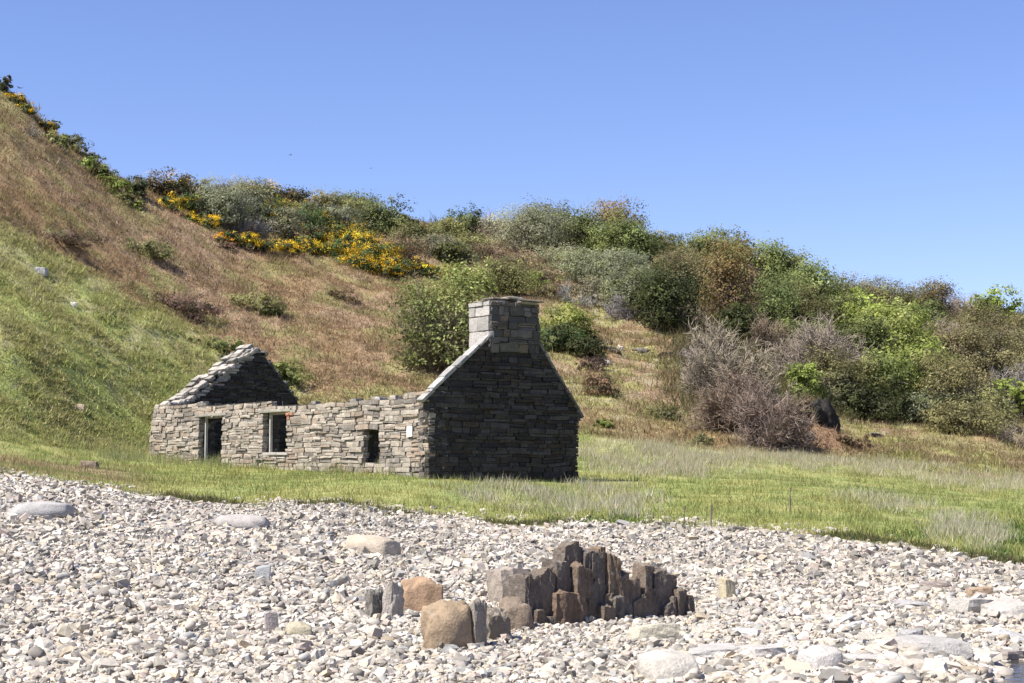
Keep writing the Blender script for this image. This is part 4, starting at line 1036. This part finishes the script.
B('barebrown', 690, 330, 40, 34, 'brown bare scrub between the tall dark bush and the pale leafless shrub')
B('sage', 232, 200, 44, 24, 'grey-green willow forming the skyline between the two left willows')
B('olive', 196, 196, 34, 20, 'olive bush on the ridge skyline right of the dark gorse dome')
B('gorse', 322, 236, 30, 20, 'green gorse with scattered flower between big green gorse and main patch', .3)
B('gorse', 275, 222, 30, 22, 'gorse speckled with orange flower right of the tall orange-yellow gorse', .25)
B('olive', 300, 222, 34, 22, 'olive gorse top rising behind the big green gorse')
B('darkgorse', 236, 186, 40, 12, 'thin dark scrub along the skyline left of the tall orange-yellow gorse')
B('gorse', 214, 204, 22, 14, 'small yellow gorse breaking the grey willows on the left of the ridge', .5)
B('gorse', 296, 204, 26, 14, 'gorse dotted yellow near the skyline above the big green gorse', .45)
B('gorse', 318, 222, 24, 14, 'small gorse dotted yellow left of the grey-green bush under the skyline', .4)
B('sycamore', 846, 318, 40, 30, 'yellow-green sycamore at upper left of the fresh green group')
B('green', 826, 360, 44, 40, 'green bush directly above the large grey-pink leafless shrub')
B('tree', 780, 312, 44, 40, 'green tree filling the middle of the wooded crest')
B('tree', 800, 350, 44, 36, 'green tree just left of the large grey-pink leafless shrub')
B('olive', 700, 446, 24, 10, 'low olive tuft on the bank left of the brown leafless thicket')
B('brown', 850, 446, 30, 12, 'brown bramble tuft on the bank right of the brown leafless thicket')
B('brown', 800, 416, 40, 20, 'tan dead bracken mound under the small bright green bush')
# beyond the frame on either side
B('bare', 1060, 448, 60, 44, 'pinkish bare thicket just beyond the right edge of the wooded slope')
B('budding', 1060, 400, 70, 70, 'budding tree further right along the wooded slope')

# ------------------------------------------------------------------ stakes, birds, water
for (u, v0, v1, l) in [(711, 527, 503, 'thin dark stake standing by the beach edge in the meadow'), (684, 524, 506, 'shorter thin stake left of the dark stake in the meadow'), (790, 512, 488, 'thin stake farther back in the meadow, right of the other two')]:
    p = pix(u, v0); hh = (v0 - v1) * p[1] / F
    V, Q = [], []
    r = np.random.default_rng(int(u)); ring = 6; lv = 5
    for k in range(lv):
        f = k / (lv - 1); rad = .022 * (1 - .35 * f)
        for j in range(ring): V.append((rad * math.cos(j * 1.047) + .02 * f + .006 * r.normal(), rad * math.sin(j * 1.047), -.1 + f * (hh + .1)))
    for k in range(lv - 1):
        for j in range(ring): Q.append((k * ring + j, k * ring + (j + 1) % ring, (k + 1) * ring + (j + 1) % ring, (k + 1) * ring + j))
    Q += [((lv - 1) * ring, (lv - 1) * ring + 1, (lv - 1) * ring + 2, (lv - 1) * ring + 3), ((lv - 1) * ring, (lv - 1) * ring + 3, (lv - 1) * ring + 4, (lv - 1) * ring + 5)]
    tag(mk('stake', V, Q, M_BARK, col=np.array((.14, .115, .09)) + 0 * np.array(V), loc=p), l, 'stake', 'thin stakes in the meadow')

def bird(u, v, Y, span, yaw, flap, label):
    p = ray(u, v) * Y
    V, Q = [], []
    st = [(-.55, .012), (-.35, .05), (-.1, .085), (.15, .08), (.32, .05), (.40, .045), (.50, .008)]; ring = 8
    for (x, rad) in st:
        for j in range(ring): V.append((x * span * .5, rad * span * .5 * math.cos(j * .785), rad * span * .5 * math.sin(j * .785)))
    for k in range(len(st) - 1):
        for j in range(ring): Q.append((k * ring + j, k * ring + (j + 1) % ring, (k + 1) * ring + (j + 1) % ring, (k + 1) * ring + j))
    o = mk('bird', V, Q, M_FEATHER, col=np.array((.05, .048, .05)) + 0 * np.array(V), loc=p, smooth=True)
    o.rotation_euler = (0, 0, yaw); tag(o, label, 'bird', 'birds over the hill')
    for s in (-1, 1):
        W = [(.2, .06, 0), (.16, .5, flap * .6), (-.02, 1.0, flap), (-.14, .55, flap * .55), (-.16, .06, 0)]
        W = [(x * span * .5, s * y * span * .5, z * span * .5) for x, y, z in W]
        V2 = W + [(x, y, z - .012) for x, y, z in W]
        q4 = [(i, (i + 1) % 5, (i + 1) % 5 + 5, i + 5) for i in range(5)]
        mk('wing', V2, [np.array(q4), np.array([(0, 1, 2, 3, 4), (9, 8, 7, 6, 5)])], M_FEATHER, o, np.array((.05, .048, .05)) + np.zeros((10, 3)))
    T = [(-.5, -.03, 0), (-.8, -.10, 0), (-.8, .10, 0), (-.5, .03, 0)]; T = [(x * span * .5, y * span * .5, z) for x, y, z in T]
    mk('tail', T + [(x, y, z - .01) for x, y, z in T], np.array([(0, 1, 2, 3), (7, 6, 5, 4), (0, 4, 5, 1), (1, 5, 6, 2), (2, 6, 7, 3), (3, 7, 4, 0)]), M_FEATHER, o, np.array((.05, .048, .05)) + np.zeros((8, 3)))
bird(290.5, 155, 85, .30, .5, .35, 'small dark bird in flight, lower of the two left of centre in the sky')
bird(371, 168, 100, .22, 1.2, -.2, 'tiny distant bird in flight just above the ridge skyline')
bird(20, 88, 78, .42, 2.6, .25, 'bird with spread wings near the top of the hill at the left edge')

def water():
    m, nt, out = nodes('tidal_water'); L = nt.links.new
    geo = N(nt, 'NewGeometry'); n = N(nt, 'TexNoise', Scale=7.0, Detail=3.0); L(geo.outputs['Position'], n.inputs['Vector'])
    b = N(nt, 'BsdfPrincipled', Roughness=.06, IOR=1.33); b.inputs['Base Color'].default_value = (.06, .05, .04, 1)
    bp = N(nt, 'Bump', Strength=.35, Distance=.05); L(n.outputs['Fac'], bp.inputs['Height']); L(bp.outputs[0], b.inputs['Normal']); L(b.outputs[0], out.inputs['Surface'])
    zw = -1.762
    V = [(300, -400, zw), (300, 17.5, zw), (3.95, 17.5, zw), (3.95, 6, zw), (3.95, -400, zw)]
    tag(mk('sea_water', V, np.array([[0, 1, 2, 3, 4]]), m), kind='structure')
water()

# ------------------------------------------------------------------ daylight and camera
SUN_AZ = np.array([-.84, -.54]); SUN_AZ /= np.linalg.norm(SUN_AZ); EL = math.radians(55)
sd = np.array([SUN_AZ[0] * math.cos(EL), SUN_AZ[1] * math.cos(EL), math.sin(EL)])
from mathutils import Vector
lt = bpy.data.lights.new('sun', 'SUN'); lt.energy = 5.0; lt.angle = math.radians(.55); lt.color = (1, .955, .89)
so = bpy.data.objects.new('sun', lt); COL.objects.link(so)
so.rotation_euler = Vector(sd).to_track_quat('Z', 'Y').to_euler(); so.location = (-30, -10, 60)
w = bpy.data.worlds.new('World'); S.world = w; w.use_nodes = True
nt = w.node_tree; bg = nt.nodes['Background']
sk = nt.nodes.new('ShaderNodeTexSky'); sk.sky_type = 'NISHITA'; sk.sun_disc = False
sk.sun_elevation = EL; sk.sun_rotation = math.atan2(sd[0], sd[1])
sk.air_density = 1.0; sk.dust_density = .0; sk.ozone_density = 6.0; sk.altitude = 0
gr = nt.nodes.new('ShaderNodeMix'); gr.data_type = 'RGBA'; gr.blend_type = 'MULTIPLY'; gr.inputs[0].default_value = 1.0
gr.inputs[7].default_value = (.95, .845, 1.0, 1)                # the hue of this sky: a little violet
nt.links.new(sk.outputs[0], gr.inputs[6]); nt.links.new(gr.outputs[2], bg.inputs['Color']); bg.inputs['Strength'].default_value = .09
cd = bpy.data.cameras.new('camera'); cam = bpy.data.objects.new('camera', cd); COL.objects.link(cam)
cd.sensor_width = 36; cd.lens = 36 * F / 1024; cd.clip_start = .1; cd.clip_end = 2000
cam.location = (0, 0, 0); cam.rotation_euler = (math.pi / 2 + TILT, 0, 0)
S.camera = cam
S.render.engine = 'CYCLES'
S.view_settings.view_transform = 'Standard'; S.view_settings.look = 'None'
S.view_settings.exposure = .98; S.view_settings.gamma = 1; S.view_settings.use_curve_mapping = False
S.cycles.max_bounces = 6; S.cycles.diffuse_bounces = 3; S.cycles.transmission_bounces = 3
